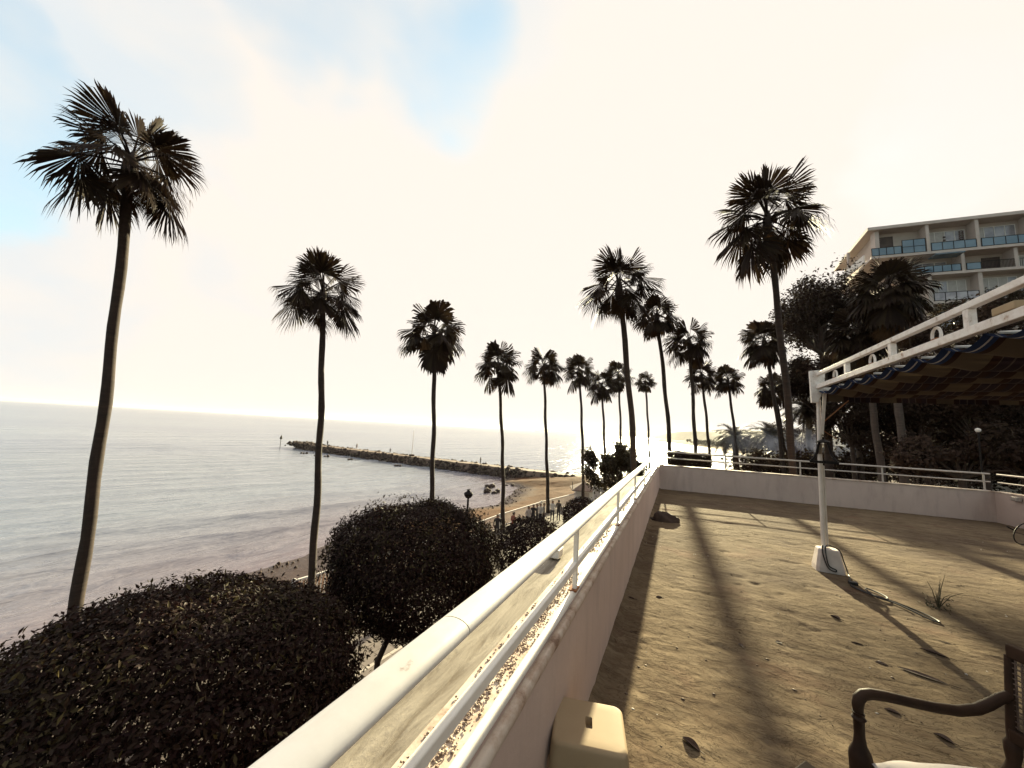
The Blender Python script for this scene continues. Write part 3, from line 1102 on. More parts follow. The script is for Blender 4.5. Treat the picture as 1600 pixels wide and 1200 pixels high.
# concrete foot with pole, lantern and cable
blk = empty('concrete_foot', (1.70, AY, 0), 'tapered pale concrete foot holding the awning pole', 'block')
rs = []
for z, hw in ((-.01, .142), (.06, .138), (.20, .112), (.255, .104), (.265, .096)):
    hd_ = hw * .8
    c_ = .025
    rs.append([(1.70 + x, AY - .03 + y, z) for x, y in ((-hw + c_, -hd_), (hw - c_, -hd_), (hw, -hd_ + c_), (hw, hd_ - c_), (hw - c_, hd_), (-hw + c_, hd_), (-hw, hd_ - c_), (-hw, -hd_ + c_))])
MB().rings(rs).build('block_body', 'block_concrete', blk, bevel=.008)
cb = MB()
pts = [(1.65, 5.86, .30), (1.63, 5.83, .29), (1.625, 5.805, .22), (1.65, 5.79, .1), (1.68, 5.785, .05), (1.73, 5.778, .035), (1.74, 5.785, .055), (1.70, 5.788, .07), (1.67, 5.79, .1), (1.655, 5.80, .2), (1.66, 5.83, .28), (1.69, 5.86, .31),
       (1.74, 5.88, .30), (1.81, 5.88, .26), (1.845, 5.88, .14), (1.86, 5.82, .03), (1.82, 5.65, .012), (1.76, 5.50, .012), (1.79, 5.32, .013), (1.88, 5.20, .012), (1.97, 5.12, .012), (2.07, 4.98, .013),
       (2.13, 4.86, .012), (2.14, 4.76, .012), (2.09, 4.78, .013), (2.02, 4.92, .02), (1.95, 5.06, .02), (1.87, 5.12, .02), (1.84, 5.24, .022), (1.86, 5.38, .02), (1.93, 5.30, .02), (1.95, 5.16, .024), (1.88, 5.08, .03), (1.80, 5.22, .02), (1.74, 5.40, .014)]
P_ = [Vector(p) for p in pts]
sm = []
for i in range(len(P_) - 1):
    p0, p1, p2, p3 = P_[max(i - 1, 0)], P_[i], P_[i + 1], P_[min(i + 2, len(P_) - 1)]
    for t in (0, .25, .5, .75):
        sm.append(.5 * ((2 * p1) + (p2 - p0) * t + (2 * p0 - 5 * p1 + 4 * p2 - p3) * t * t + (3 * p1 - p0 - 3 * p2 + p3) * t ** 3))
sm.append(P_[-1])
cbl = empty('power_cable', (1.8, 5.4, 0), 'black cable wound round the pole foot and looped over the floor', 'cable')
MB().tube(sm, .007, 6).build('cable_run', 'rubber', cbl, True)
MB().box((1.755, 5.46, .005), (1.83, 5.52, .035)).build('plug', 'rubber', cbl, bevel=.006)
MB().tube([(1.655, 5.89, .275), (1.655, 5.84, .295)], .02, 10).build('socket', 'hut_white', cbl, True)

ln = empty('lantern', (1.69, 5.86, 1.30), 'black bell shaped lantern frame hung on the awning pole', 'lantern')
lc = Vector((1.69, 5.84, 0))
zt, zb = 1.545, 1.31
for k in range(4):
    a_ = k * math.pi / 2 + .5
    dx, dy = math.cos(a_), math.sin(a_)
    pr = [(.055, zt), (.075, zt - .05), (.092, zt - .12), (.125, zt - .18), (.165, zb + .02)]
    MB().tube([lc + Vector((dx * r_, dy * r_, z)) for r_, z in pr], .013, 6).build('frame_leg', 'black_iron', ln)
    b_ = a_ + math.pi / 2
    p0, p1 = lc + Vector((dx * .175, dy * .175, zb)), lc + Vector((math.cos(b_) * .175, math.sin(b_) * .175, zb))
    MB().bar(p0, p1, .028, .028).build('base_bar', 'black_iron', ln)
    g0 = [lc + Vector((dx * .05, dy * .05, zt - .01)), lc + Vector((math.cos(b_) * .05, math.sin(b_) * .05, zt - .01)), lc + Vector((math.cos(b_) * .085, math.sin(b_) * .085, zt - .14)), lc + Vector((dx * .085, dy * .085, zt - .14))]
    cen = sum(g0, Vector()) / 4 - Vector((lc.x, lc.y, 0))
    nn = Vector((cen.x, cen.y, 0)).normalized() * .003
    MB().rings([[q - nn for q in g0], [q + nn for q in g0]]).build('pane', 'lantern_glass', ln)
MB().lathe(lc, [(.075, zt), (.08, zt + .012), (.045, zt + .03), (.012, zt + .045), (.01, zt + .07)], 12).build('cap', 'black_iron', ln)
MB().tube([lc + Vector((.012 * math.cos(t), 0, zt + .085 + .022 * math.sin(t))) for t in np.linspace(0, 6.28, 9)], .004, 5).build('hook', 'black_iron', ln)

# ================================================================== FLOOR OBJECTS
# step stool
ST_Z = .37
q = [onz(885, 1086, ST_Z), onz(978, 1108, ST_Z), onz(967, 1176, ST_Z), onz(850, 1156, ST_Z)]
cen = sum(q, Vector()) / 4
su = ((q[1] - q[0]) + (q[2] - q[3]))
rotz = math.atan2(su.y, su.x)
wx, wy = .285, .262
st = empty('step_stool', (cen.x, cen.y, 0), 'cream plastic step stool with a slot in its top beside the parapet', 'stool')
mr = Matrix.Translation((cen.x, cen.y, 0)) @ Matrix.Rotation(rotz, 4, 'Z')


def rrect(hx, hy, r_, z, n_=8):
    out = []
    for k, (sx__, sy__) in enumerate(((1, 1), (-1, 1), (-1, -1), (1, -1))):
        for t in range(n_):
            a__ = k * math.pi / 2 + t / (n_ - 1) * math.pi / 2
            out.append(mr @ Vector((sx__ * (hx - r_) + r_ * math.cos(a__), sy__ * (hy - r_) + r_ * math.sin(a__), z)))
    return out


hx, hy = wx / 2, wy / 2
rs = [rrect(hx - .004, hy - .004, .03, .275), rrect(hx + .003, hy + .003, .034, .275), rrect(hx - .002, hy - .002, .034, .34), rrect(hx - .004, hy - .004, .034, .354)]
for t in np.linspace(.25, 1, 5):
    rs.append(rrect(hx - .004 - .016 * (1 - math.cos(t * math.pi / 2)), hy - .004 - .016 * (1 - math.cos(t * math.pi / 2)), .032, .354 + .016 * math.sin(t * math.pi / 2)))
rs += [rrect(hx * .6, hy * .6, .02, ST_Z), rrect(.0135, .03, .006, ST_Z), rrect(.012, .0285, .005, ST_Z - .004), rrect(.012, .0285, .005, ST_Z - .03)]
MB().rings(rs, caps=False).build('seat', 'cream_plastic', st, True)
for sx__ in (-1, 1):
    for sy__ in (-1, 1):
        rs = []
        for z, k in ((0, 1.0), (.28, .0)):
            ox, oy = sx__ * (hx - .022 + .02 * k), sy__ * (hy - .022 + .02 * k)
            rs.append([mr @ Vector((ox + a_ * .018, oy + b_ * .018, z)) for a_, b_ in ((-1, -1), (1, -1), (1, 1), (-1, 1))])
        MB().rings(rs).build('leg', 'cream_plastic', st, bevel=.005)
for sx__ in (-1, 1):
    MB().box((sx__ * (hx - .012) - .006, -hy + .05, .15), (sx__ * (hx - .012) + .006, hy - .05, .19), mr).build('stretcher', 'cream_plastic', st, bevel=.003)

# armchair (far arm, back and part of its cushion are in view)
fl, bl = Vector((.575, 1.775, 0)), Vector((1.005, 1.945, 0))
cu = (fl - bl).normalized()
cw = Vector((-cu.y, cu.x, 0))
if cw.y > 0:
    cw = -cw
ch = empty('armchair', (fl + bl) / 2 + cw * .26, 'dark carved wooden armchair with a cane back and white cushion', 'chair')
DZ = Vector((0, 0, 1))


def turned(p, prof_, name, parent, lean=Vector((0, 0, 0))):
    m_ = MB()
    m_.tube([p + DZ * z + lean * z for r_, z in prof_], [r_ for r_, z in prof_], 12)
    return m_.build(name, 'dark_wood', parent, True)


for s, w0 in ((0, 0), (1, .52)):
    a_ = fl + cw * w0
    b_ = bl + cw * w0
    turned(a_, [(.014, 0), (.017, .02), (.013, .06), (.02, .2), (.026, .34), (.031, .38), (.033, .46), (.03, .475), (.019, .50), (.015, .53), (.0155, .575), (.021, .582), (.015, .59), (.018, .60)], 'front_leg', ch)
    turned(b_, [(.014, 0), (.016, .03), (.02, .2), (.026, .36), (.030, .45), (.02, .475), (.016, .49), (.021, .52), (.022, .545), (.014, .56), (.015, .60), (.013, .74), (.012, .82)], 'back_leg', ch, -cu * .06)
    pts = []
    lift = [(0, .600), (-.001, .622), (.004, .643), (.018, .656), (.045, .661), (.09, .658), (.16, .648), (.25, .636), (.33, .632), (.39, .642), (.43, .660), (.465, .68), (.50, .695)]
    for dx, z in lift:
        pts.append(a_ - cu * dx + DZ * z)
    MB().tube(pts, [.014, .0165, .0175, .017, .0165, .016, .0155, .0155, .016, .0165, .0165, .0155, .0145], 10).build('armrest', 'dark_wood', ch, True)
# seat rails
for p0, p1 in ((fl, fl + cw * .52), (bl, bl + cw * .52), (fl, bl), (fl + cw * .52, bl + cw * .52)):
    MB().bar(p0 + DZ * .405, p1 + DZ * .405, .03, .06).build('seat_rail', 'dark_wood', ch, bevel=.004)
# cushion
nx_, ny_ = 24, 24
uu, ww = np.meshgrid(np.linspace(-1, 1, nx_), np.linspace(-1, 1, ny_), indexing='ij')
pf = np.clip((1 - np.abs(uu) ** 5), 0, 1) ** .5 * np.clip((1 - np.abs(ww) ** 5), 0, 1) ** .5
cc = (fl + bl) / 2 + cw * .26
top_ = np.array(cc)[None, None] + uu[..., None] * np.array(cu) * .222 + ww[..., None] * np.array(cw) * .235
zt_ = .465 + .05 * pf + .004 * fbm(uu * 3, ww * 3, 130, 3)
topv = top_.copy()
topv[..., 2] = zt_
botv = top_.copy()
botv[..., 2] = .437
vv = np.concatenate([topv.reshape(-1, 3), botv.reshape(-1, 3)])
gf = grid_faces(nx_, ny_)
np_mesh('cushion', vv, np.concatenate([gf, gf[:, ::-1] + nx_ * ny_]), 'cushion_cloth', ch, None, True)
# back frame and woven cane
def backp(w_, z):
    return bl + cw * w_ + DZ * z - cu * (.06 * z)


for z, hgt in ((.575, .04), (.84, .045)):
    MB().bar(backp(0, z), backp(.52, z), .03, hgt).build('back_rail', 'dark_wood', ch, bevel=.005)
m_ = MB()
for k in range(30):
    w_ = .016 + k * .0165
    m_.bar(backp(w_, .598), backp(w_, .82), .0055, .003, tuple(cu))
for k in range(13):
    z = .606 + k * .0165
    m_.bar(backp(.01, z) + cu * .003, backp(.51, z) + cu * .003, .0055, .003)
tag(m_.build('cane_weave', 'cane', ch), kind='stuff')

# corner of a low wooden table at the bottom edge of the view
tp = onz(1258, 1187, .42)
tb = empty('side_table', (tp.x + .1, tp.y - .2, 0), 'corner of a low brown wooden side table in front of the chair', 'table')
mt4 = Matrix.Translation((tp.x, tp.y, 0)) @ Matrix.Rotation(R(-38), 4, 'Z')
MB().box((0, -.42, .39), (.42, 0, .42), mt4).build('table_top', 'dark_wood', tb, bevel=.004)
for x_, y_ in ((.03, -.03), (.39, -.03), (.03, -.39), (.39, -.39)):
    MB().box((x_ - .018, y_ - .018, 0), (x_ + .018, y_ + .018, .3895), mt4).build('leg', 'dark_wood', tb)

# dark sack at the foot of the parapet
sk = empty('sack', (-.20, 7.45, 0), 'crumpled dark brown sack lying at the foot of the sea side parapet', 'sack')
rs = []
for i in range(9):
    t = i / 8
    z = .155 * math.sin(t * math.pi / 2)
    rr_ = math.cos(t * math.pi / 2) ** .6
    ring = []
    for j in range(20):
        a_ = 2 * math.pi * j / 20
        k = 1 + .16 * math.sin(3 * a_ + 1 + t * 2) + .10 * math.sin(5 * a_ + t * 5)
        ring.append((-.18 + .21 * rr_ * k * math.cos(a_) - .03 * t, 7.45 + .15 * rr_ * k * math.sin(a_), max(0, z + .012 * math.sin(4 * a_ + t * 7))))
    rs.append(ring)
MB().rings(rs).build('sack_body', 'sack_cloth', sk, True)
fl_ = []
for j in range(14):
    a_ = 2 * math.pi * j / 14
    k = 1 + .25 * math.sin(3 * a_)
    fl_.append((-.36 + .09 * k * math.cos(a_), 7.40 + .05 * k * math.sin(a_)))
MB().rings([[(x, y, .004) for x, y in fl_], [(x, y, .03) for x, y in fl_], [(x * .6 - .36 * .4, y * .6 + 7.40 * .4, .042) for x, y in fl_]]).build('flap', 'sack_cloth', sk, True)

# hoop at the right parapet
hp = onz(1590, 850, 0)
hc = Vector((hp.x + .10, hp.y, .19))
hpo = empty('wire_hoop', (hc.x, hc.y, 0), 'dark round wire hoop standing on the floor by the far right parapet', 'hoop')
MB().tube([hc + Vector((.19 * math.cos(t) * .9 + .05 * math.sin(t), .19 * math.cos(t) * .4, .185 * math.sin(t))) for t in np.linspace(0, 6.2832, 29)[:-1]], .009, 6, closed=True).build('hoop_ring', 'black_iron', hpo, True)
MB().tube([hc + Vector((-.17, -.07, .02)), hc + Vector((.0, 0, -.02)), hc + Vector((.17, .07, -.10))], .006, 6).build('spoke', 'black_iron', hpo)
MB().tube([hc + Vector((-.17, -.07, .05)), hc + Vector((-.26, -.1, .10))], .012, 6).build('handle', 'black_iron', hpo)

# dried weed growing out of the floor
wp = onz(1466, 950, 0)
wd = empty('dry_weed', wp, 'thin dry weed growing from a crack in the terrace floor', 'weed')
for k in range(11):
    a_ = random.uniform(0, 6.28)
    hgt = random.uniform(.08, .26) if k else .34
    sp = random.uniform(.04, .2)
    p0 = wp + Vector((0, 0, -.005))
    p2 = wp + Vector((sp * math.cos(a_), sp * math.sin(a_), hgt))
    p1 = p0.lerp(p2, .5) + Vector((0, 0, .04))
    MB().tube([p0, p1, p2], [.004, .003, .001], 5).build('stem', 'weed_dry', wd)
lp = np.array([wp]) + np.stack([RNG.normal(0, .06, 70), RNG.normal(0, .05, 70), np.abs(RNG.normal(0, .05, 70))], 1)
tag(leaf_mesh('foliage', lp, np.tile([0, 0, 1.], (70, 1)), np.full(70, .045), 'weed_dry', wd, .25), kind='stuff')

# dead leaves lying about: every one its own object
def curled_leaf(p, L_, W_, rz, curl, label):
    o_ = empty('dry_leaf', p, label, 'leaf')
    o_['group'] = 'dry leaves on the terrace floor'
    cs, sn = math.cos(rz), math.sin(rz)
    p = Vector((p.x, p.y, floor_z(p.x, p.y) - .002))
    curl = curl * .75
    rs_ = []
    for i in range(9):
        t = i / 8
        w_ = W_ * math.sin(math.pi * min(1, t * .97 + .03)) ** .8 + .001
        ring_ = []
        for (k, dz) in ((-1, 1), (-.4, .25), (.4, .25), (1, 1)):
            x = (t - .5) * L_
            y = k * w_ / 2 * (1 - .4 * curl)
            z = .003 + dz * w_ * .40 * curl + .10 * L_ * curl * (t - .5) ** 2
            ring_.append((p.x + x * cs - y * sn, p.y + x * sn + y * cs, p.z + z))
        rs_.append(ring_)
    n_ = 4
    vs_ = [q_ for r_ in rs_ for q_ in r_]
    fs_ = []
    for i in range(8):
        for j in range(3):
            a__ = i * n_ + j
            fs_.append((a__, a__ + 1, a__ + n_ + 1, a__ + n_))
    k0 = len(vs_)
    vs_ += [(x, y, z - .002) for x, y, z in vs_]
    fs_ += [tuple(k0 + i for i in reversed(f_)) for f_ in list(fs_)]
    MB().add(vs_, fs_).build('blade', 'dry_leaf', o_, True)
    e_ = Vector((p.x + .5 * L_ * cs, p.y + .5 * L_ * sn, p.z + .008))
    MB().tube([e_, e_ + Vector((cs, sn, 0)) * L_ * .22], .0022, 5).build('stalk', 'dry_leaf', o_)


for px, py, L_, W_, rz, cu_, lab in (
        (1441, 1055, .235, .055, -22, .5, 'long narrow brown leaf, largest of the leaves on the floor'),
        (1460, 1021, .15, .05, -28, .9, 'curled dark leaf lying on the pole shadow line above the long narrow leaf'),
        (1378, 1036, .075, .04, -20, .6, 'small oval brown leaf left of the long narrow leaf'),
        (1340, 1005, .075, .022, -10, .8, 'tiny hooked leaf between the pole foot and the long narrow leaf'),
        (1306, 966, .085, .05, -50, .9, 'ragged dark leaf on the sunlit floor below the pole foot'),
        (1217, 1003, .045, .04, 10, .5, 'small round brown leaf in the palm shadow in the middle of the floor'),
        (1158, 1009, .055, .035, -60, .7, 'dark upright leaf in the middle of the floor near the broad palm shadow'),
        (1080, 1164, .095, .055, -35, 1.0, 'crumpled dark leaf on the floor right of the step stool'),
        (1395, 1112, .07, .035, -15, .8, 'brown leaf under the arm of the wooden chair'),
        (1475, 1155, .075, .045, -40, .9, 'curled leaf between the chair arm and its cushion'),
        (1477, 1004, .08, .02, -15, .5, 'thin twig-like leaf beyond the curled dark leaf'),
        (1030, 933, .06, .03, 20, .8, 'dark leaf at the edge of the parapet shadow'),
        (985, 934, .09, .03, -10, .9, 'dark shrivelled leaf in the parapet shadow by the wall')):
    curled_leaf(onz(px, py, .004), L_, W_, R(rz), cu_, lab)
# crumbs and flakes
n = 520
fx_, fy_ = RNG.uniform(-.4, 5, n), RNG.beta(1.2, 2, n) * 10 + .8
for mat, sel in (('crumb', slice(0, 130)), ('dark_crumb', slice(130, n))):
    X_, Y_ = fx_[sel], fy_[sel]
    s_ = RNG.uniform(.003, .010, len(X_)) * (1.0 if mat == 'crumb' else 1.2)
    vv = octv[None] * s_[:, None, None] * RNG.uniform(.4, 1.6, (len(X_), 6, 1))
    vv[..., 2] *= .5
    vv += np.stack([X_, Y_, np.array([floor_z(a_, b_) + .001 for a_, b_ in zip(X_, Y_)])], 1)[:, None]
    o = np_mesh('debris', vv.reshape(-1, 3), (np.arange(len(X_))[:, None, None] * 6 + octf[None]).reshape(-1, 3), mat)
    tag(o, 'tiny pale flakes of mortar scattered over the floor' if mat == 'crumb' else 'tiny dark crumbs and bits of bark scattered over the floor', 'debris', kind='stuff')

# ================================================================== PALMS
def fan_frond(elev, seed, dead=False, far=False):
    "one fan leaf, length 1, rising from the origin along +X at the given elevation; gravity acts along -Z"
    rg = np.random.default_rng(seed)
    e_ = R(elev)
    d_ = np.array([math.cos(e_), 0, math.sin(e_)])
    pl = (.42 if elev > 40 else .48) if not dead else .36
    vs_, fs_, tint = [], [], []
    # petiole, sagging a little
    sag = .10 * math.cos(e_)
    pp = [d_ * pl * t - np.array([0, 0, sag * t * t]) for t in (0, .5, 1)]
    for i, p in enumerate(pp):
        w_ = .020 - .008 * i / 2
        vs_ += [p + (0, w_, 0), p + (0, -w_, 0), p + (0, 0, -w_ * 1.2)]
        tint += [.1] * 3
    for i in range(2):
        for j in range(3):
            a_ = i * 3 + j
            b_ = i * 3 + (j + 1) % 3
            fs_.append((a_, b_, b_ + 3, a_ + 3))
    hst = pp[-1]
    e2 = e_ - (.30 if elev > 40 else .62) * math.cos(e_) - (.4 if dead else 0)
    f_ = np.array([math.cos(e2), 0, math.sin(e2)])
    u_ = np.array([-math.sin(e2), 0, math.cos(e2)])
    s_ = np.array([0, 1., 0])
    nr_ = 26 if far else 46
    spread = (112 if not dead else 55) * rg.uniform(.85, 1.05)
    da = 2 * R(spread) / (nr_ - 1)
    grav = (.14 if elev > 45 else .30) if not dead else .5
    fold = rg.uniform(.35, .85)
    split = rg.normal(0, .07, nr_)
    for k in range(nr_):
        a_ = R(-spread) + da * k + rg.normal(0, .015)
        ln_ = (.55 - .13 * (abs(a_) / R(100)) ** 2) * rg.uniform(.9, 1.05)
        if dead:
            ln_ *= .85
        dirv = f_ * math.cos(a_) + s_ * math.sin(a_) * (1 - .35 * fold) - u_ * fold * abs(math.sin(a_)) * .75
        dirv /= np.linalg.norm(dirv)
        side = -f_ * math.sin(a_) + s_ * math.cos(a_)
        pl_ = u_ * (.005 if k % 2 else -.005)
        n0 = len(vs_)
        tt = rg.uniform(.2, 1)
        tipg = grav * rg.uniform(.8, 1.3)
        fu = (.74 if far else .68) + split[k] + .06 * math.sin(k * .9)
        for r_, wf in ((.03, 1.0), (fu, 1.05), (fu + (1 - fu) * .5, .42)):
            rr_ = ln_ * r_
            w_ = rr_ * math.tan(da / 2) * (1.25 if far and wf < 1 else 1.1) * wf * (1.35 if far and wf < 1 else 1)
            c_ = hst + dirv * rr_ + pl_ * r_ * 2 - np.array([0, 0, tipg * rr_ ** 2 * 1.1])
            vs_ += [c_ + side * w_, c_ - side * w_]
            tint += [tt, tt]
        hang = rg.uniform(.0, .08) + (.05 if elev < 45 else .0) + (.12 if rg.uniform() < .12 else 0)
        c_ = hst + dirv * ln_ * .99 - np.array([0, 0, tipg * ln_ ** 2 * 1.1 + hang * ln_ * 1.2]) + s_ * rg.normal(0, .015)
        vs_.append(c_)
        tint.append(tt)
        fs_ += [(n0, n0 + 1, n0 + 3, n0 + 2), (n0 + 2, n0 + 3, n0 + 5, n0 + 4), (n0 + 4, n0 + 5, n0 + 6)]
    me = bpy.data.meshes.new('frond')
    me.from_pydata([tuple(map(float, q)) for q in vs_], [], fs_)
    at_ = me.attributes.new('tint', 'FLOAT', 'POINT')
    at_.data.foreach_set('value', np.array(tint, dtype=np.float32))
    me.materials.append(MATS['dead_blade' if dead else 'palm_blade'])
    return me


ELEVS = (80, 62, 45, 28, 10, -10, -32, -55)
FR = {e: [fan_frond(e, 300 + e + 17 * i) for i in range(3)] for e in ELEVS}
FRF = {e: [fan_frond(e, 500 + e + 17 * i, False, True) for i in range(3)] for e in ELEVS}
FD = {e: [fan_frond(e, 700 + e + 13 * i, True) for i in range(2)] for e in (-45, -65, -78)}


def trunk_mesh(parent, p0, ctrl, p1, r0, r1, mat, seed, name='trunk', n=26, rough=.06):
    rg = random.Random(seed)
    pts, rad = [], []
    for i in range(n + 1):
        t = i / n
        p = p0 * (1 - t) ** 2 + ctrl * 2 * t * (1 - t) + p1 * t * t
        w = .035 * (r0 / .2) * math.sin(t * 23 + seed) * (1 - abs(2 * t - 1) ** 4)
        pts.append(p + Vector((w, w * .4, 0)))
        base_ = r0 + (r1 - r0) * t ** .8 + .35 * r0 * max(0, 1 - t * 9) ** 2
        rad.append(base_ * (1 + rg.uniform(-rough, rough)))
    return MB().tube(pts, rad, 12).build(name, mat, parent, True)


def fan_palm(crown_px, low_px, dep, dep_top, R_, tr, label, seed, counts=(2, 3, 4, 4, 4, 3, 2, 0), dead=2, bark='palm_bark', base_z=G_Z, skirt=0, az0=None):
    rg = random.Random(seed)
    top = at(*crown_px, dep_top)
    low = at(*low_px, dep)
    # carry the visible trunk line down to the ground
    t = (low.z - base_z) / max(.5, (top.z - low.z))
    k = .75
    p0 = Vector((low.x + (low.x - top.x) * t * k * .6, low.y + (low.y - top.y) * t * k * .6, base_z - .05))
    s_ = (low.z - base_z) / (top.z - base_z)
    # quadratic through p0 - low - top
    ctrl = (low - p0 * (1 - s_) ** 2 - top * s_ * s_) / (2 * s_ * (1 - s_)) if .12 < s_ < .9 else p0.lerp(top, .5)
    ctrl.z = (p0.z + top.z) / 2
    r_ = empty('fan_palm', p0, label, 'palm tree', 'tall fan palms along the sea front')
    trunk_mesh(r_, p0, ctrl, top, tr, tr * .66, bark, seed)
    # crown shaft with old leaf bases
    MB().tube([top + DZ * z for z in (-.55 * R_ / 1.9, -.3 * R_ / 1.9, 0, .22 * R_ / 1.9, .42 * R_ / 1.9)], [tr * .7, tr * 1.0, tr * 1.0, tr * .7, tr * .12], 10).build('crown_shaft', bark, r_, True)
    loc0 = top - p0
    for e_, cnt in zip(ELEVS, counts):
        off = rg.uniform(0, 6.28)
        for k in range(cnt):
            o_ = bpy.data.objects.new('frond', rg.choice((FRF if dep > 18 else FR)[e_]))
            o_.parent = r_
            o_.location = loc0 + DZ * (.22 * R_ / 1.9 * (e_ / 80))
            az = off + k * 2 * math.pi / cnt + rg.uniform(-.3, .3)
            o_.rotation_euler = (rg.uniform(-.25, .25), rg.uniform(-.16, .16), az)
            s__ = R_ * rg.uniform(.86, 1.1) * (.92 if e_ > 70 else 1)
            o_.scale = (s__, s__, s__)
            COL.objects.link(o_)
    for k in range(dead + skirt):
        e_ = rg.choice((-45, -65, -78))
        o_ = bpy.data.objects.new('dead_frond', rg.choice(FD[e_]))
        o_.parent = r_
        o_.location = loc0 - DZ * (.1 + (rg.uniform(0, 1.3) if k >= dead else 0)) * R_ / 1.9
        o_.rotation_euler = (rg.uniform(-.3, .3), rg.uniform(-.1, .1), rg.uniform(0, 6.28))
        s__ = R_ * rg.uniform(.7, .95)
        o_.scale = (s__, s__, s__)
        COL.objects.link(o_)
    return r_


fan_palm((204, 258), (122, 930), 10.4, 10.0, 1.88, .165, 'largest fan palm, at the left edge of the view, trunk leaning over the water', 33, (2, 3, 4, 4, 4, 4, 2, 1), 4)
fan_palm((504, 462), (490, 860), 14, 14, 1.85, .15, 'fan palm standing between the nearest and the middle clipped trees', 12)
fan_palm((678, 525), (675, 760), 19.3, 19.3, 2.08, .15, 'fan palm standing behind the middle clipped tree', 13)
fan_palm((778, 572), (786, 790), 27, 27, 2.12, .16, 'fan palm with its foot visible beside the middle clipped tree', 14)
fan_palm((850, 574), (857, 790), 34, 34, 2.15, .17, 'fan palm rising among the group of people on the promenade', 15)
fan_palm((905, 582), (911, 750), 38, 38, 2.1, .17, 'fan palm in front of the white beach hut', 16)
fan_palm((940, 604), (944, 680), 42, 42, 2.1, .17, 'fan palm behind the left side of the leafy shrub tree', 17)
fan_palm((966, 588), (970, 680), 45, 45, 2.15, .17, 'fan palm behind the leafy shrub tree, just left of the thick tall palm', 18)
fan_palm((967, 450), (989, 690), 15.6, 15.2, 1.85, .16, 'tall thick fan palm rising through the leafy shrub tree at the terrace corner', 19)
fan_palm((1008, 597), (1013, 670), 57, 57, 1.9, .2, 'smallest, farthest fan palm between the two tall palms near the sun', 20)
fan_palm((1026, 496), (1046, 690), 30, 29.4, 2.15, .205, 'fan palm with the sun glowing beside its trunk', 21)
fan_palm((1077, 536), (1086, 690), 28, 28, 2.12, .165, 'upright fan palm just right of the palm by the sun', 22)
fan_palm((1096, 587), (1107, 690), 40, 39.5, 2.05, .18, 'fan palm with a leaning trunk half hidden behind the upright palm', 23)
fan_palm((1137, 595), (1147, 670), 40, 40, 2.0, .18, 'fan palm rising behind the round date palm', 24)
fan_palm((1199, 345), (1237, 700), 12.6, 12.4, 2.0, .14, 'tall fan palm just beyond the far parapet, left of the apartment block', 25, (2, 3, 4, 4, 4, 4, 2, 0), 2)
fan_palm((1194, 535), (1214, 650), 28, 28, 2.0, .17, 'fan palm half hidden behind the trunk of the tall palm beyond the far parapet', 26, (2, 3, 4, 5, 5, 5, 4, 2), 5)
fan_palm((1208, 608), (1222, 680), 34, 34, 1.9, .2, 'low fan palm peeping out behind the tall palm trunk beyond the far parapet', 27, dead=4)
fan_palm((1388, 455), (1409, 690), 22, 22, 2.3, .24, 'shaggy fan palm with a skirt of dead fronds below the apartment block', 28, (3, 4, 5, 6, 6, 6, 6, 5), 6, 'pale_palm_bark', skirt=26)
fan_palm((1345, 520), (1371, 690), 24, 24, 2.1, .24, 'shaggy fan palm beside the skirted palm, crown merged into the dark tree', 29, (2, 3, 4, 5, 6, 6, 6, 5), 6, 'pale_palm_bark', skirt=20)


# date palms
def date_frond(elev, seed):
    rg = np.random.default_rng(seed)
    e_ = R(elev)
    vs_, fs_, tint = [], [], []
    p = np.array([0., 0, 0])
    pts = []
    a_ = e_
    for i in range(15):
        pts.append(p.copy())
        p = p + np.array([math.cos(a_), 0, math.sin(a_)]) / 14
        a_ -= .085 + .03 * (elev > 40)
    for i, q in enumerate(pts):
        w_ = .014 * (1 - i / 15) + .003
        vs_ += [q + (0, w_, 0), q + (0, -w_, 0)]
        tint += [.1, .1]
    for i in range(14):
        fs_.append((2 * i, 2 * i + 1, 2 * i + 3, 2 * i + 2))
    for i in range(2, 60):
        t = i / 60 * 13.9
        k = int(t)
        q = pts[k] + (pts[min(k + 1, 14)] - pts[k]) * (t - k)
        tan = pts[min(k + 1, 14)] - pts[k]
        tan = tan / (np.linalg.norm(tan) + 1e-9)
        ll = .24 * math.sin(math.pi * (i / 60) ** .75) ** .6 + .02
        for s in (-1, 1):
            dr = tan * .75 + np.array([0, s * .75, .12]) + rg.normal(0, .07, 3)
            dr /= np.linalg.norm(dr)
            n0 = len(vs_)
            vs_ += [q - tan * .012, q + tan * .012, q + dr * ll + np.array([0, 0, -.05 * ll])]
            tt = rg.uniform(0, 1)
            tint += [tt] * 3
            fs_.append((n0, n0 + 1, n0 + 2))
    me = bpy.data.meshes.new('frond')
    me.from_pydata([tuple(map(float, q)) for q in vs_], [], fs_)
    at_ = me.attributes.new('tint', 'FLOAT', 'POINT')
    at_.data.foreach_set('value', np.array(tint, dtype=np.float32))
    me.materials.append(MATS['date_blade'])
    return me


DE = (75, 55, 38, 20, 2, -18)
DF = {e: [date_frond(e, 900 + e + i) for i in range(2)] for e in DE}


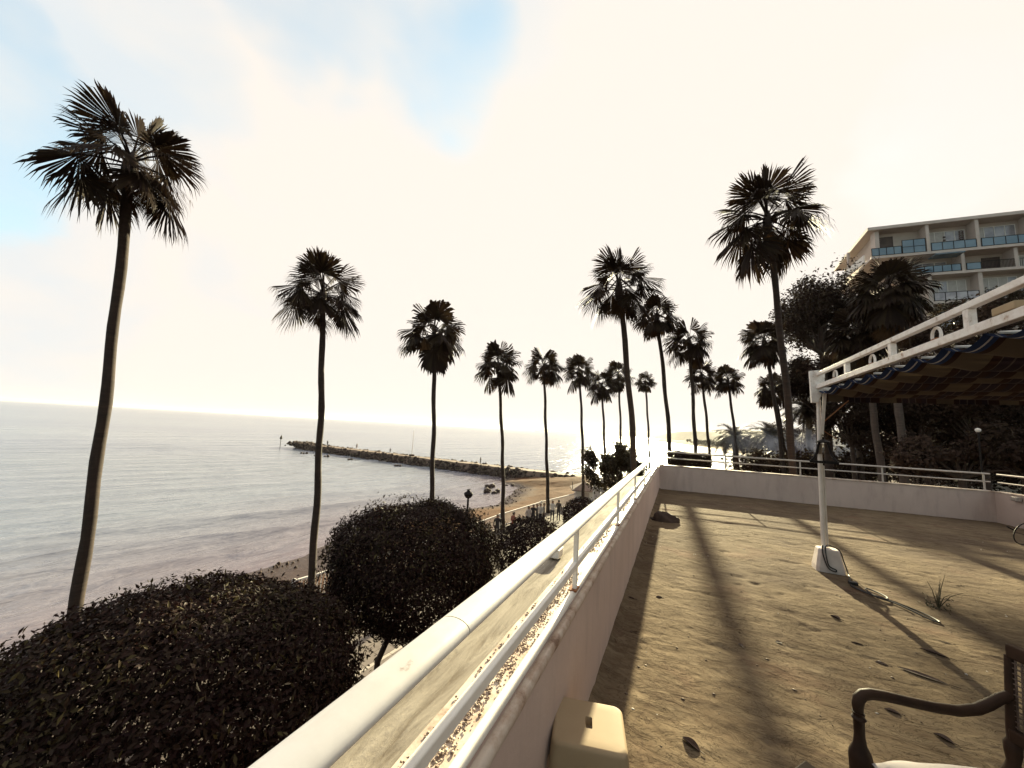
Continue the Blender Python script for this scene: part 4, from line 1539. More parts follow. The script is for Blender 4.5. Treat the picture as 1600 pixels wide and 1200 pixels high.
def date_palm(px, dep, R_, tr, label, seed, counts=(5, 8, 10, 11, 10, 8)):
    rg = random.Random(seed)
    top = at(*px, dep)
    p0 = Vector((top.x + .1, top.y, G_Z - .1))
    r_ = empty('date_palm', p0, label, 'palm tree', 'date palms beyond the terrace')
    trunk_mesh(r_, p0, p0.lerp(top, .5), top, tr, tr * .9, 'palm_bark', seed)
    MB().tube([top + DZ * z for z in (-.9, -.5, 0, .4)], [tr * .9, tr * 1.5, tr * 1.4, tr * .3], 10).build('crown_shaft', 'palm_bark', r_, True)
    for e_, cnt in zip(DE, counts):
        off = rg.uniform(0, 6.28)
        for k in range(cnt):
            o_ = bpy.data.objects.new('frond', rg.choice(DF[e_]))
            o_.parent = r_
            o_.location = top - p0
            o_.rotation_euler = (rg.uniform(-.15, .15), rg.uniform(-.1, .1), off + k * 2 * math.pi / cnt + rg.uniform(-.2, .2))
            s__ = R_ * rg.uniform(.85, 1.1)
            o_.scale = (s__, s__, s__)
            COL.objects.link(o_)
    return r_


date_palm((1147, 683), 52, 3.4, .28, 'round crowned date palm in front of the far bay', 41)
date_palm((1167, 692), 60, 2.6, .22, 'small date palm between the two larger date palms', 42)
date_palm((1203, 682), 46, 3.4, .3, 'date palm standing in the blue smoke beside the tall palm trunk', 43)
date_palm((1262, 640), 38, 3.2, .28, 'date palm under the dark broadleaf tree left of the awning pole', 44)
date_palm((1190, 722), 36, 2.2, .2, 'low date palm in the smoke just above the far railing', 45)


# ================================================================== CLIPPED TREES AND HEDGES
def shell_points(n, rad, ex=2.0, inner=.80, seed=0, lump=.15):
    "points in the outer shell of a super-ellipsoid, with uneven outline"
    rg = np.random.default_rng(seed)
    d_ = rg.normal(0, 1, (n, 3))
    d_ /= np.linalg.norm(d_, axis=1)[:, None]
    k = (np.abs(d_) ** ex).sum(1) ** (-1 / ex)
    rr_ = rg.uniform(inner, 1.0, n) ** .6
    lon = np.arctan2(d_[:, 1], d_[:, 0])
    lu = 1 + lump * (fbm(d_[:, 0] * 2.5 + 7, d_[:, 1] * 2.5 + d_[:, 2] * 2.1, seed % 50, 3)) + .03 * rg.normal(0, 1, n) * (rr_ > .93)
    p = d_ * (k * rr_ * lu)[:, None] * np.array(rad)[None]
    nrm = d_ / np.array(rad)[None]
    nrm /= np.linalg.norm(nrm, axis=1)[:, None]
    return p, nrm, rr_


def clipped_tree(cen, rad, n, leaf, label, seed, ex=2.3, inner=.78, trunk_r=.07, trunk=True, droop=.3, foot=None, mat='topiary_leaf'):
    cen = Vector(cen)
    r_ = empty('clipped_tree', (cen.x, cen.y, G_Z), label, 'tree', 'clipped round trees along the promenade')
    rg = np.random.default_rng(seed)
    p, nrm, rr_ = shell_points(n, rad, ex, inner, seed)
    # sparser and ragged underneath
    keep = (p[:, 2] > -.80 * rad[2]) | (rg.uniform(0, 1, n) < .45)
    p, nrm, rr_ = p[keep], nrm[keep], rr_[keep]
    hi = np.clip(p[:, 2] / rad[2], -1, 1)
    young = (fbm(p[:, 0] * 1.4 + 3, p[:, 1] * 1.4, seed % 40, 2) > .1) & (hi > .4)
    tint = rg.uniform(0, .7, len(p)) + np.where(young, .3 * rg.uniform(0, 1, len(p)), 0)
    up_ = nrm + np.array([0, 0, .35])
    o_ = leaf_mesh('crown', p + np.array(cen), up_, np.full(len(p), leaf), mat, r_, .46, tint, .3, droop, rg)
    tag(o_, kind='stuff')
    # young shoots standing proud of the clipped face
    n2 = n // 20
    p2, nr2, _ = shell_points(n2, [q * 1.03 for q in rad], ex, .985, seed + 5)
    ok = p2[:, 2] > -.2 * rad[2]
    o_ = leaf_mesh('shoots', p2[ok] + np.array(cen), nr2[ok] * .2 + rg.normal(0, 1, (ok.sum(), 3)) * .6, np.full(ok.sum(), leaf * 1.15), mat, r_, .34, rg.uniform(.4, 1, ok.sum()), .3, -1.5, rg)
    tag(o_, kind='stuff')
    if trunk:
        top = cen - DZ * rad[2] * .3
        ft = foot or Vector((cen.x, cen.y, 0))
        MB().tube([Vector((ft.x, ft.y, G_Z - .05)), Vector((ft.x + .02, ft.y, (G_Z * .45 + top.z * .55))), top], [trunk_r * 1.3, trunk_r, trunk_r * .9], 10).build('trunk', 'thin_trunk', r_, True)
        m_ = MB()
        for k in range(9):
            a_ = k * 2.4
            e_ = Vector((math.cos(a_) * rad[0] * .72, math.sin(a_) * rad[1] * .72, rad[2] * random.uniform(-.1, .6)))
            m_.tube([top - DZ * .15, top + e_ * .45 + DZ * .1, cen + e_], [trunk_r * .6, trunk_r * .4, trunk_r * .1], 6)
        m_.build('limbs', 'thin_trunk', r_, True)
    return r_


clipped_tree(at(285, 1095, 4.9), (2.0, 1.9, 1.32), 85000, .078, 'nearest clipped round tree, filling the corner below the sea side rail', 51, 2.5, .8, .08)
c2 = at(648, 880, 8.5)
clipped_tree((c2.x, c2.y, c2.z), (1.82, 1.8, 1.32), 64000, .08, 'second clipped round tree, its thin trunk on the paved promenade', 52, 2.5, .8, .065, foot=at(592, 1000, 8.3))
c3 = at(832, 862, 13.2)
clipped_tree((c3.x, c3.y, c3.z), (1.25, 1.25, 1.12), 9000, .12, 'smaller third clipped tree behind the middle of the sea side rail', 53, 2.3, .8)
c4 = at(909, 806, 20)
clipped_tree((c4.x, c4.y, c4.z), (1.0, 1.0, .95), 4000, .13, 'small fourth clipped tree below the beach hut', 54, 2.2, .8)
c5 = at(1076, 722, 22)
clipped_tree((c5.x, c5.y, c5.z), (1.12, 1.0, .58), 26000, .09, 'flat topped clipped tree showing just over the far parapet', 55, 7.0, .35, mat='tree_leaf')


# ================================================================== BROADLEAF TREES
def broad_tree(cen, rad, n, leaf, mat, label, seed, trunk_r=.2, blobs=16, name='broadleaf_tree', cat='tree', fill=.55, base_z=G_Z, tilt=0, group=None, bark='tree_bark', core=0):
    cen = Vector(cen)
    rg = np.random.default_rng(seed)
    r_ = empty(name, (cen.x, cen.y, base_z), label, cat, group)
    top = cen - DZ * rad[2] * .55
    foot = Vector((cen.x - tilt, cen.y, base_z - .05))
    if top.z < base_z + .3:
        top.z = base_z + .3
    MB().tube([foot, foot.lerp(top, .5) + Vector((.1, 0, 0)), top], [trunk_r * 1.25, trunk_r, trunk_r * .8], 10).build('trunk', bark, r_, True)
    bl_, m_ = [], MB()
    for k in range(blobs):
        d_ = rg.normal(0, 1, 3)
        d_ /= np.linalg.norm(d_)
        if d_[2] < -.5:
            d_[2] *= -.6
        c_ = np.array(cen) + d_ * np.array(rad) * rg.uniform(.45, .86)
        bl_.append((c_, rg.uniform(.28, .46)))
        mid_ = top.lerp(Vector(c_), .5) + Vector(rg.normal(0, .1, 3) * rad[0])
        m_.tube([top - DZ * .1, mid_, Vector(c_)], [trunk_r * .5, trunk_r * .3, trunk_r * .08], 6)
        for q in range(3):
            e_ = Vector(c_ + rg.normal(0, .25, 3) * np.array(rad) * .6)
            m_.tube([mid_.lerp(Vector(c_), .6), e_], [trunk_r * .14, trunk_r * .03], 5)
    m_.build('limbs', bark, r_, True)
    P, Nn, T = [], [], []
    if core:
        bl_.append((np.array(cen), core))
    for c_, s in bl_:
        k = n // blobs * (6 if core and s == core else 1)
        d_ = rg.normal(0, 1, (k, 3))
        d_ /= np.linalg.norm(d_, axis=1)[:, None]
        rr_ = rg.uniform(fill, 1.0, k) * (1 + .18 * rg.normal(0, 1, k))
        p = c_ + d_ * rr_[:, None] * np.array(rad) * s
        # leaves gather in tufts with gaps between
        keep = fbm(p[:, 0] / leaf * .22 + 3, (p[:, 1] * .4 + p[:, 2]) / leaf * .22, seed % 37, 2) > -.12
        P.append(p[keep])
        Nn.append(d_[keep])
        T.append(np.clip(rg.uniform(0, 1, keep.sum()) * .6 + rg.uniform(0, .4), 0, 1))
    o_ = leaf_mesh('crown', np.concatenate(P), np.concatenate(Nn) + np.array([0, 0, .3]), np.full(sum(map(len, P)), leaf), mat, r_, .5, np.concatenate(T), .25, .3, rg)
    tag(o_, kind='stuff')
    return r_


c = at(962, 732, 24)
broad_tree((c.x, c.y, c.z - .25), (2.1, 2.0, 2.15), 34000, .17, 'shrub_leaf', 'leafy shrub tree at the terrace corner with the thick palm rising through it', 61, .08, 38, fill=.3, core=.82)
c = at(1283, 505, 30)
broad_tree((c.x, c.y, c.z), (3.5, 3.4, 4.6), 22000, .28, 'tree_leaf', 'tall dark broadleaf tree left of the shaggy palms', 62, .28, 24)
c = at(1275, 610, 34)
broad_tree((c.x, c.y, c.z), (3.2, 3.5, 3.4), 16000, .30, 'tree_leaf', 'lower broadleaf tree directly behind the end of the awning', 63, .22, 18)
c = at(1335, 600, 30)
broad_tree((c.x, c.y, c.z), (3.6, 3.6, 3.4), 16000, .30, 'olive_leaf', 'brownish tree between the shaggy palms and the awning rail', 64, .22, 20)
for i, (px, py, dep, rx, rz, n_, mat, lab) in enumerate((
        (1330, 668, 27, 3.0, 2.4, 7000, 'tree_leaf', 'dark tree seen below the awning next to the pole'),
        (1440, 660, 24, 3.2, 3.0, 8000, 'tree_leaf', 'dark tree below the awning behind the pale palm trunks'),
        (1530, 650, 21, 3.2, 3.2, 9000, 'olive_leaf', 'brownish tangled tree below the right part of the awning'),
        (1620, 640, 20, 3.4, 3.6, 9000, 'tree_leaf', 'dark tree at the right edge behind the far right parapet'),
        (1490, 540, 32, 4.2, 3.6, 9000, 'olive_leaf', 'brownish tree above the awning rail below the apartment block'),
        (1570, 490, 33, 4.0, 2.6, 8000, 'shrub_leaf', 'yellowish green tree between the awning rail and the apartment block'),
        (1400, 620, 36, 4.5, 4.0, 9000, 'tree_leaf', 'broad dark tree behind the shaggy palms'),
        (1250, 690, 55, 4.0, 3.2, 4500, 'olive_leaf', 'hazy tree behind the smoke left of the awning pole'),
        (1500, 720, 17.5, 2.2, 1.3, 6000, 'olive_leaf', 'bushy tree just beyond the right half of the far parapet'),
        (1600, 715, 16, 2.0, 1.6, 6000, 'tree_leaf', 'bush just beyond the far right corner of the terrace'))):
    c = at(px, py, dep)
    broad_tree((c.x, c.y, c.z), (rx, rx, rz), int(n_ * 1.6), .24 if dep < 22 else .30, mat, lab, 70 + i, .17, 16, group='trees beyond the terrace')


def undergrowth(name, label, spots, mat, leaf, seed):
    rg = np.random.default_rng(seed)
    P, Nn = [], []
    for px, py, dep, rx, rz, n_ in spots:
        c_ = at(px, py, dep)
        d_ = rg.normal(0, 1, (n_, 3))
        d_ /= np.linalg.norm(d_, axis=1)[:, None]
        q_ = np.array(c_) + d_ * np.array((rx, rx * .6, rz)) * (rg.uniform(.5, 1, n_) * (1 + .2 * rg.normal(0, 1, n_)))[:, None]
        q_[:, 2] = np.maximum(q_[:, 2], G_Z)
        P.append(q_)
        Nn.append(d_)
    P, Nn = np.concatenate(P), np.concatenate(Nn)
    tag(leaf_mesh(name, P, Nn, np.full(len(P), leaf), mat, None, .6, None, .25, .2, rg), label, 'undergrowth', kind='stuff')


undergrowth('undergrowth', 'dense dark undergrowth filling the ground below the trees beyond the far parapet',
            [(px, 700 + 14 * (i % 3), 29 + 2.5 * (i % 4), 2.6, 2.6, 1500) for i, px in enumerate(range(1385, 1700, 26))] +
            [(px, 735, 30 + (i % 3) * 3, 2.4, 1.6, 1000) for i, px in enumerate(range(1190, 1380, 24))], 'tree_leaf', .34, 151)


def bare_tree(foot, height, label, seed, spread=.5):
    rg = random.Random(seed)
    foot = Vector(foot)
    r_ = empty('bare_tree', foot, label, 'tree')
    mt_, mb_ = MB(), MB()

    def grow(p, d_, ln_, rad_, lv):
        pts, q = [p], p
        for k in range(3):
            d_ = (d_ + Vector((rg.gauss(0, .16), rg.gauss(0, .16), rg.gauss(.04, .1)))).normalized()
            q = q + d_ * ln_ / 3
            pts.append(q)
        (mt_ if lv == 0 else mb_).tube(pts, [rad_, rad_ * .85, rad_ * .7, rad_ * .55], 6 if lv < 2 else 4)
        if lv < 4:
            for k in range(3 if lv else 4):
                t = rg.randint(1, 3)
                nd = (d_ + Vector((rg.gauss(0, spread), rg.gauss(0, spread), rg.gauss(0.1, .3)))).normalized()
                grow(pts[t], nd, ln_ * rg.uniform(.55, .8), rad_ * .5, lv + 1)

    grow(foot - DZ * .05, Vector((0, 0, 1)), height * .42, .11, 0)
    mt_.build('trunk', 'twig_bark', r_, True)
    mb_.build('branches', 'twig_bark', r_)
    return r_


for px, py, dep, hgt, lab, sd in ((1470, 520, 30, 13, 'bare twiggy tree in front of the apartment block', 91), (1545, 660, 18.5, 8, 'bare tangled tree seen under the awning on the right', 92),
                                  (1470, 690, 19, 7.5, 'bare twiggy tree seen under the middle of the awning', 93)):
    c = at(px, py, dep)
    bare_tree((c.x, c.y, G_Z), hgt, lab, sd, .6)

# far wood along the bay
P, Nn = [], []
rg = np.random.default_rng(5)
for k in range(230):
    t = rg.uniform(0, 1)
    y = 150 + 520 * t ** 1.3
    x = shore_x(y) + 10 + rg.exponential(30) + 4
    s = rg.uniform(3, 6)
    d_ = rg.normal(0, 1, (70, 3))
    d_ /= np.linalg.norm(d_, axis=1)[:, None]
    d_[:, 2] = np.abs(d_[:, 2]) * 1.3 - .3
    P.append(np.array([x, y, G_Z + s * .6]) + d_ * s * rg.uniform(.5, 1, (70, 1)))
    Nn.append(d_)
o = leaf_mesh('far_wood', np.concatenate(P), np.concatenate(Nn), np.full(230 * 70, 2.4), 'far_leaf', None, .8)
tag(o, 'dark belt of trees along the far bay', 'wood', kind='stuff')

# ================================================================== APARTMENT BLOCK
UD = Vector((math.cos(R(3)), math.sin(R(3)), 0))
UN = Vector((-UD.y, UD.x, 0))         # into the building
A0 = Vector((20.95, 53.2, 0))         # left front corner of the outer wall line
apt = empty('apartment_block', (30, 58, G_Z), 'cream apartment block with blue glass balconies on the slope at the right', 'building')


def fp(u, z, d_=0):
    return A0 + UD * u + UN * d_ + DZ * z


def abox(u0, u1, z0, z1, d0, d1):
    m_ = MB()
    vs_ = []
    for z in (z0, z1):
        for u, d_ in ((u0, d0), (u1, d0), (u1, d1), (u0, d1)):
            vs_.append(fp(u, z, d_))
    return m_.add(vs_, ((3, 2, 1, 0), (4, 5, 6, 7), (0, 1, 5, 4), (1, 2, 6, 5), (2, 3, 7, 6), (3, 0, 4, 7)))


ULEN = 26
ROOF, F3, F2, F1 = 26.9, 23.4, 21.0, 17.8
# floor slabs follow the front and turn back along the left flank
def slab_part(name, z0, z1, d0, u0, mat='facade_slab', back=11.0, flank=.10):
    m_ = MB()
    ring_ = [fp(u0, 0, d0), fp(ULEN, 0, d0), fp(ULEN, 0, back), fp(u0 + back * flank, 0, back)]
    m_.rings([[p + DZ * z0 for p in ring_], [p + DZ * z1 for p in ring_]])
    return m_.build(name, mat, apt)


slab_part('roof', ROOF - .35, ROOF, -.55, -.75)
slab_part('floor_slab', F3 - .28, F3, -.45, -.55)
slab_part('floor_slab', F2 - .28, F2, -.25, 1.6)
slab_part('floor_slab', F1 - .28, F1, -.15, 1.6)
slab_part('floor_slab', F1 - 3.3, F1 - 3.0, -.15, 1.6)
# recessed walls per storey
for z0, z1, d_, u0 in ((F3, ROOF - .352, .85, .35), (F2, F3 - .282, 1.2, 2.6), (F1, F2 - .282, 1.0, 2.6), (F1 - 3.0, F1 - .282, 1.0, 2.6), (G_Z, F1 - 3.302, .4, 2.0)):
    m_ = MB()
    ring_ = [fp(u0, 0, d_), fp(ULEN, 0, d_), fp(ULEN, 0, 10.5), fp(u0 + 1, 0, 10.5)]
    m_.rings([[p + DZ * z0 for p in ring_], [p + DZ * z1 for p in ring_]])
    m_.build('wall', 'facade_plaster', apt)
# party walls standing forward between the bays
for u in (4.45, 8.4, 12.4, 16.4, 20.4, 24.4):
    abox(u - .14, u + .14, F3 + .002, ROOF - .354, -.35, .845).build('party_wall', 'facade_slab', apt)
for u in (7.2, 11.2, 15.2, 19.2, 23.2):
    abox(u - .14, u + .14, F2 + .002, F3 - .284, -.15, 1.195).build('party_wall', 'facade_slab', apt)
for u in (4.45, 8.45, 12.45, 16.45, 20.45):
    abox(u - .17, u + .17, F1 - 3.0, F2 - .284, -.05, .995).build('party_wall', 'facade_slab', apt)
abox(.05, .42, F3 + .002, ROOF - .354, -.1, .845).build('column', 'facade_slab', apt)
abox(-.45, -.2, F3 + .002, ROOF - .354, 5.0, 5.3).build('column', 'facade_slab', apt)
abox(.2, .5, F2 - 3, F3 - .284, 7.0, 7.4).build('column', 'facade_slab', apt)
# flank balcony wall, white
abox(-.52, -.36, F3 + .003, F3 + .95, 1.2, 8.5).build('balcony_wall', 'hut_white', apt)
abox(2.3, 3.6, F2 + .0, F3 - .285, .8, 1.19).build('pier', 'facade_slab', apt)


def win(u0, u1, z0, z1, d_, name='window', mat='window_glass', cols=2, frame='hut_white'):
    f_ = MB()
    t = .06
    for a_, b_, c_, e_ in ((u0, u1, z0, z0 + t), (u0, u1, z1 - t, z1), (u0, u0 + t, z0 + t, z1 - t), (u1 - t, u1, z0 + t, z1 - t)):
        q_ = abox(a_, b_, c_, e_, d_ - .08, d_ - .002)
        f_.add(q_.v, q_.f)
    for k in range(1, cols):
        uu_ = u0 + (u1 - u0) * k / cols
        q_ = abox(uu_ - t / 2, uu_ + t / 2, z0 + t, z1 - t, d_ - .075, d_ - .004)
        f_.add(q_.v, q_.f)
    fo = f_.build(name, frame, apt)
    for k in range(cols):
        w_ = (u1 - u0) / cols
        abox(u0 + k * w_ + t * .6, u0 + (k + 1) * w_ - t * .6, z0 + t, z1 - t, d_ - .045, d_ - .03).build('pane', mat if mat != 'window_glass' or random.random() < .6 else 'curtain_white', fo)
    return fo


def glass_rail(u0, u1, z, n_, hgt=.95, d_=-.40, mat='balcony_glass', rows=1):
    f_ = MB()
    for k in range(n_ + 1):
        uu_ = u0 + (u1 - u0) * k / n_
        q_ = abox(uu_ - .025, uu_ + .025, z + .004, z + hgt, d_ - .03, d_ + .03)
        f_.add(q_.v, q_.f)
    for rz in [0.06] + [hgt * (k + 1) / rows for k in range(rows)]:
        q_ = abox(u0 - .02, u1 + .02, z + rz - .025, z + rz + .025, d_ - .034, d_ + .034)
        f_.add(q_.v, q_.f)
    r_ = f_.build('balcony_railing', 'black_iron', apt)
    for k in range(n_):
        for j in range(rows):
            w_ = (u1 - u0) / n_
            z0 = z + (.09 if j == 0 else hgt * j / rows + .03)
            abox(u0 + k * w_ + .03, u0 + (k + 1) * w_ - .03, z0, z + hgt * (j + 1) / rows - .03, d_ - .01, d_ + .01).build('glass_panel', mat, r_)
    return r_


# top storey
glass_rail(-.45, 2.15, F3, 4)
glass_rail(2.25, 4.2, F3, 2, 1.6, -.36, 'balcony_glass', 2)
for a_, b_ in ((4.65, 8.2), (8.6, 12.2), (12.6, 16.2), (16.6, 20.2), (20.6, 24.2)):
    glass_rail(a_, b_, F3, 4)
win(.75, 2.05, F3 + .2, F3 + 2.75, .85, 'door', 'shutter_brown', 1, 'shutter_brown')
for a_, b_ in ((4.8, 8.1), (8.8, 12.0), (12.8, 16.0), (16.8, 20), (20.8, 24)):
    win(a_, b_, F3 + .35, F3 + 2.7, .85, cols=4)
# middle storey
glass_rail(3.3, 6.95, F2, 5, .8, -.2)
glass_rail(7.4, 8.5, F2, 1, .8, -.2)
for a_, b_ in ((8.6, 11.0), (11.4, 15.0), (15.4, 19), (19.4, 23)):
    f_ = MB()
    for k in range(25):
        uu_ = a_ + (b_ - a_) * k / 24
        q_ = abox(uu_ - .012, uu_ + .012, F2 + .004, F2 + .85, -.212, -.188)
        f_.add(q_.v, q_.f)
    q_ = abox(a_, b_, F2 + .85, F2 + .9, -.22, -.18)
    f_.add(q_.v, q_.f)
    f_.build('bar_railing', 'black_iron', apt)
win(9.4, 10.8, F2 + .1, F2 + 1.75, 1.2, 'door', 'shutter_brown', 1, 'shutter_brown')
for a_, b_ in ((3.6, 6.6), (12.2, 14.6), (16, 18.6), (20, 22.6)):
    win(a_, b_, F2 + .2, F2 + 1.7, 1.2, cols=3)
# third and fourth storeys
for zf in (F1, F1 - 3.0):
    for a_, b_ in ((4.8, 8.2), (8.8, 12.1), (12.8, 16.1), (16.8, 20.1)):
        win(a_ + .1, b_ - .3, zf + .5 if zf == F1 else zf + .3, zf + 2.6, 1.0, cols=4)
        f_ = glass_rail(a_ - .1, b_, zf, 4, .95, -.1, 'window_glass')
awb = abox(4.7, 7.0, F3 - .60, F3 - .50, -.9, .4)
awb.build('roller_awning', 'balcony_glass', apt)
# small things hung on the top balcony wall
for z in (1.9, 1.55, 1.2):
    abox(6.3, 6.5, F3 + z, F3 + z + .2, .74, .82).build('wall_panel', 'shutter_brown', apt)
m_ = MB()
for z in np.arange(.9, 2.6, .25):
    cpt = fp(7.75, F3 + z, .70)
    m_.tube([cpt + UD * .16 * math.cos(t) + DZ * .13 * math.sin(t) for t in np.linspace(0, 6.28, 11)[:-1]], .035, 5, closed=True)
m_.build('wall_ornament', 'shutter_brown', apt)

# ================================================================== SEA FRONT
# jetty
JA, JB = Vector((-15, 68.2, 0)), Vector((-106, 79.0, 0))
jd = (JB - JA).normalized()
jn = Vector((-jd.y, jd.x, 0))
jt = empty('jetty', (-60, 73, SEA_Z), kind='structure')
m_ = MB()
rs = []
for i in range(41):
    t = i / 40
    p = JA.lerp(JB, t)
    w_ = 1.5 + .25 * math.sin(i * 1.7)
    zt_ = -6.35 - .25 * t + .05 * math.sin(i * 2.3)
    if t > .93:
        w_ *= .8
        zt_ -= .4 * (t - .93) / .07
    rs.append([p - jn * (w_ + 1.6) + DZ * (SEA_Z - .6), p - jn * w_ + DZ * zt_, p + jn * w_ + DZ * zt_, p + jn * (w_ + 1.6) + DZ * (SEA_Z - .6)])
m_.rings(rs)
m_.build('path', 'jetty_path', jt)
icov = []
t_ = (1 + 5 ** .5) / 2
ico = np.array([(-1, t_, 0), (1, t_, 0), (-1, -t_, 0), (1, -t_, 0), (0, -1, t_), (0, 1, t_), (0, -1, -t_), (0, 1, -t_), (t_, 0, -1), (t_, 0, 1), (-t_, 0, -1), (-t_, 0, 1)]) / 1.9
icf = np.array([(0, 11, 5), (0, 5, 1), (0, 1, 7), (0, 7, 10), (0, 10, 11), (1, 5, 9), (5, 11, 4), (11, 10, 2), (10, 7, 6), (7, 1, 8), (3, 9, 4), (3, 4, 2), (3, 2, 6), (3, 6, 8), (3, 8, 9), (4, 9, 5), (2, 4, 11), (6, 2, 10), (8, 6, 7), (9, 8, 1)])
V_, F_ = [], []
rg = np.random.default_rng(77)
k = 0
for i in range(2300):
    t = rg.uniform(.0, 1.04)
    side = -1 if rg.uniform() < .62 else 1
    q = rg.uniform(0, 1)
    p = np.array(JA.lerp(JB, t)) + np.array(jn) * side * (1.5 + q * 2.3 + rg.normal(0, .15))
    if t > .93:
        p = np.array(JA.lerp(JB, t)) + np.array(jn) * rg.uniform(-3.2, 3.2)
        q = abs(rg.normal(.1, .3))
    z = -6.45 - .25 * t - q * 1.75 + (.25 if t > .93 else 0)
    s = rg.uniform(.2, .58) * (1.15 if t > .9 else 1)
    vv = ico * s * rg.uniform(.6, 1.25, (1, 3)) * rg.uniform(.75, 1.25, (12, 1))
    V_.append(vv + np.array([p[0], p[1], z]))
    F_.append(icf + 12 * k)
    k += 1
for px, py in ((474, 708), (495, 712), (510, 713), (620, 728), (470, 700), (548, 718), (766, 762), (770, 770), (764, 765), (795, 758), (768, 768)):
    p = onz(px, py, SEA_Z)
    for q in range(3):
        s = rg.uniform(.25, .55)
        V_.append(ico * s * rg.uniform(.6, 1.3, (1, 3)) * rg.uniform(.75, 1.25, (12, 1)) + np.array([p.x + rg.normal(0, .5), p.y + rg.normal(0, .5), SEA_Z]))
        F_.append(icf + 12 * k)
        k += 1
o = np_mesh('rocks', np.concatenate(V_), np.concatenate(F_), 'jetty_rock', jt)
tag(o, kind='stuff')
# stones and weed along the shoreline
V_, F_, k = [], [], 0
for i in range(260):
    y = rg.uniform(2, 58)
    x = shore_x(y) + abs(rg.normal(.6, .9))
    s = rg.uniform(.03, .13)
    V_.append(ico * s * rg.uniform(.6, 1.3, (1, 3)) + np.array([x, y, float(ground_z(np.array(x), np.array(y))) + s * .3]))
    F_.append(icf + 12 * k)
    k += 1
o = np_mesh('shore_stones', np.concatenate(V_), np.concatenate(F_), 'jetty_rock')
tag(o, 'small dark stones strewn along the water edge', 'stones', kind='stuff')


def jpoint(px, z=-6.4):
    "point on the jetty path under a photo column"
    best = min((abs((lambda q: 800 + F_PX * (q - EYE).dot(RT) / (q - EYE).dot(FW))(JA.lerp(JB, t) + DZ * z) - px), t) for t in np.linspace(0, 1.02, 400))
    return JA.lerp(JB, best[1]) + DZ * (z - .25 * best[1])


p = jpoint(643)
ms_ = empty('mast', p, 'thin tall pole standing on the middle of the stone jetty', 'pole')
MB().tube([p - DZ * .1, p + DZ * 6.2], [.07, .04], 8).build('pole', 'steel', ms_)
MB().box((p.x - .5, p.y - .4, p.z - .05), (p.x + .5, p.y + .4, p.z + .5)).build('base', 'jetty_rock', ms_, bevel=.05)
p = jpoint(470, -6.2)
bm = empty('beacon', p + jn * 6, 'tiny dark marker standing beyond the seaward end of the jetty', 'marker')
p = p + jn * 6
MB().tube([(p.x, p.y, SEA_Z - .3), (p.x, p.y, p.z + 1.3)], .08, 8).build('post', 'black_iron', bm)
MB().lathe(p, [(.05, 1.0), (.38, 1.15), (.3, 1.7), (.03, 2.3)], 10).build('topmark', 'black_iron', bm)


# promenade balustrade
rp_ = [Vector((x + .15, y, G_Z)) for x, y in edge[2:8]]
pb = empty('promenade_railing', rp_[2], 'white railing along the seaward edge of the promenade', 'railing')
m_, mt_ = MB(), MB()
for a_, b_ in zip(rp_[:-1], rp_[1:]):
    mt_.bar(a_ + DZ * 1.02, b_ + DZ * 1.02, .08, .07)
    mt_.bar(a_ + DZ * .15, b_ + DZ * .15, .05, .05)
    n_ = int((b_ - a_).length / .16)
    for k in range(n_):
        p = a_.lerp(b_, k / n_)
        m_.bar(p + DZ * .17, p + DZ * .99, .03, .03)
mt_.build('handrail', 'hut_white', pb)
tag(m_.build('balusters', 'hut_white', pb), kind='stuff')
for p in rp_:
    MB().box((p.x - .06, p.y - .06, p.z - .02), (p.x + .06, p.y + .06, p.z + 1.1)).build('post', 'hut_white', pb)


# people
def person_mesh(name, mat, seed, pose):
    rg = random.Random(seed)
    arm = pose
    J = [((0, 0, .93), .125), ((0, .01, 1.12), .12), ((0, 0, 1.33), .14), ((0, 0, 1.48), .062), ((0, -.015, 1.60), .118), ((0, -.01, 1.72), .112),
         ((.18, 0, 1.385), .075), ((.245, .03 * arm, 1.14), .045), ((.20, -.16 * arm, .93 + .12 * abs(arm)), .034), ((.19, -.22 * arm, .86 + .2 * abs(arm)), .036),
         ((-.18, 0, 1.385), .075), ((-.245, .03, 1.13), .045), ((-.22, -.06, .90), .034), ((-.215, -.08, .81), .036),
         ((.09, 0, .86), .095), ((.10, -.03, .48), .065), ((.11, .02, .09), .045), ((.12, -.15, .02), .05),
         ((-.09, 0, .86), .095), ((-.11, .02, .48), .065), ((-.13, .06, .09), .045), ((-.14, -.11, .02), .05)]
    E_ = [(0, 1), (1, 2), (2, 3), (3, 4), (4, 5), (2, 6), (6, 7), (7, 8), (8, 9), (2, 10), (10, 11), (11, 12), (12, 13), (0, 14), (14, 15), (15, 16), (16, 17), (0, 18), (18, 19), (19, 20), (20, 21)]
    me = bpy.data.meshes.new(name)
    me.from_pydata([j[0] for j in J], E_, [])
    o_ = bpy.data.objects.new(name, me)
    COL.objects.link(o_)
    o_.modifiers.new('skin', 'SKIN')
    sv = me.skin_vertices[0].data
    for i, (_, r_) in enumerate(J):
        sv[i].radius = (r_, r_ * (.8 if i in (0, 1, 2) else 1))
        sv[i].use_root = (i == 0)
    s = o_.modifiers.new('sub', 'SUBSURF')
    s.levels = s.render_levels = 1
    dg = bpy.context.evaluated_depsgraph_get()
    me2 = bpy.data.meshes.new_from_object(o_.evaluated_get(dg))
    me2.name = 'person'
    bpy.data.objects.remove(o_)
    bpy.data.meshes.remove(me)
    me2.materials.clear()
    me2.materials.append(MATS[mat])
    me2.polygons.foreach_set('use_smooth', [True] * len(me2.polygons))
    return me2


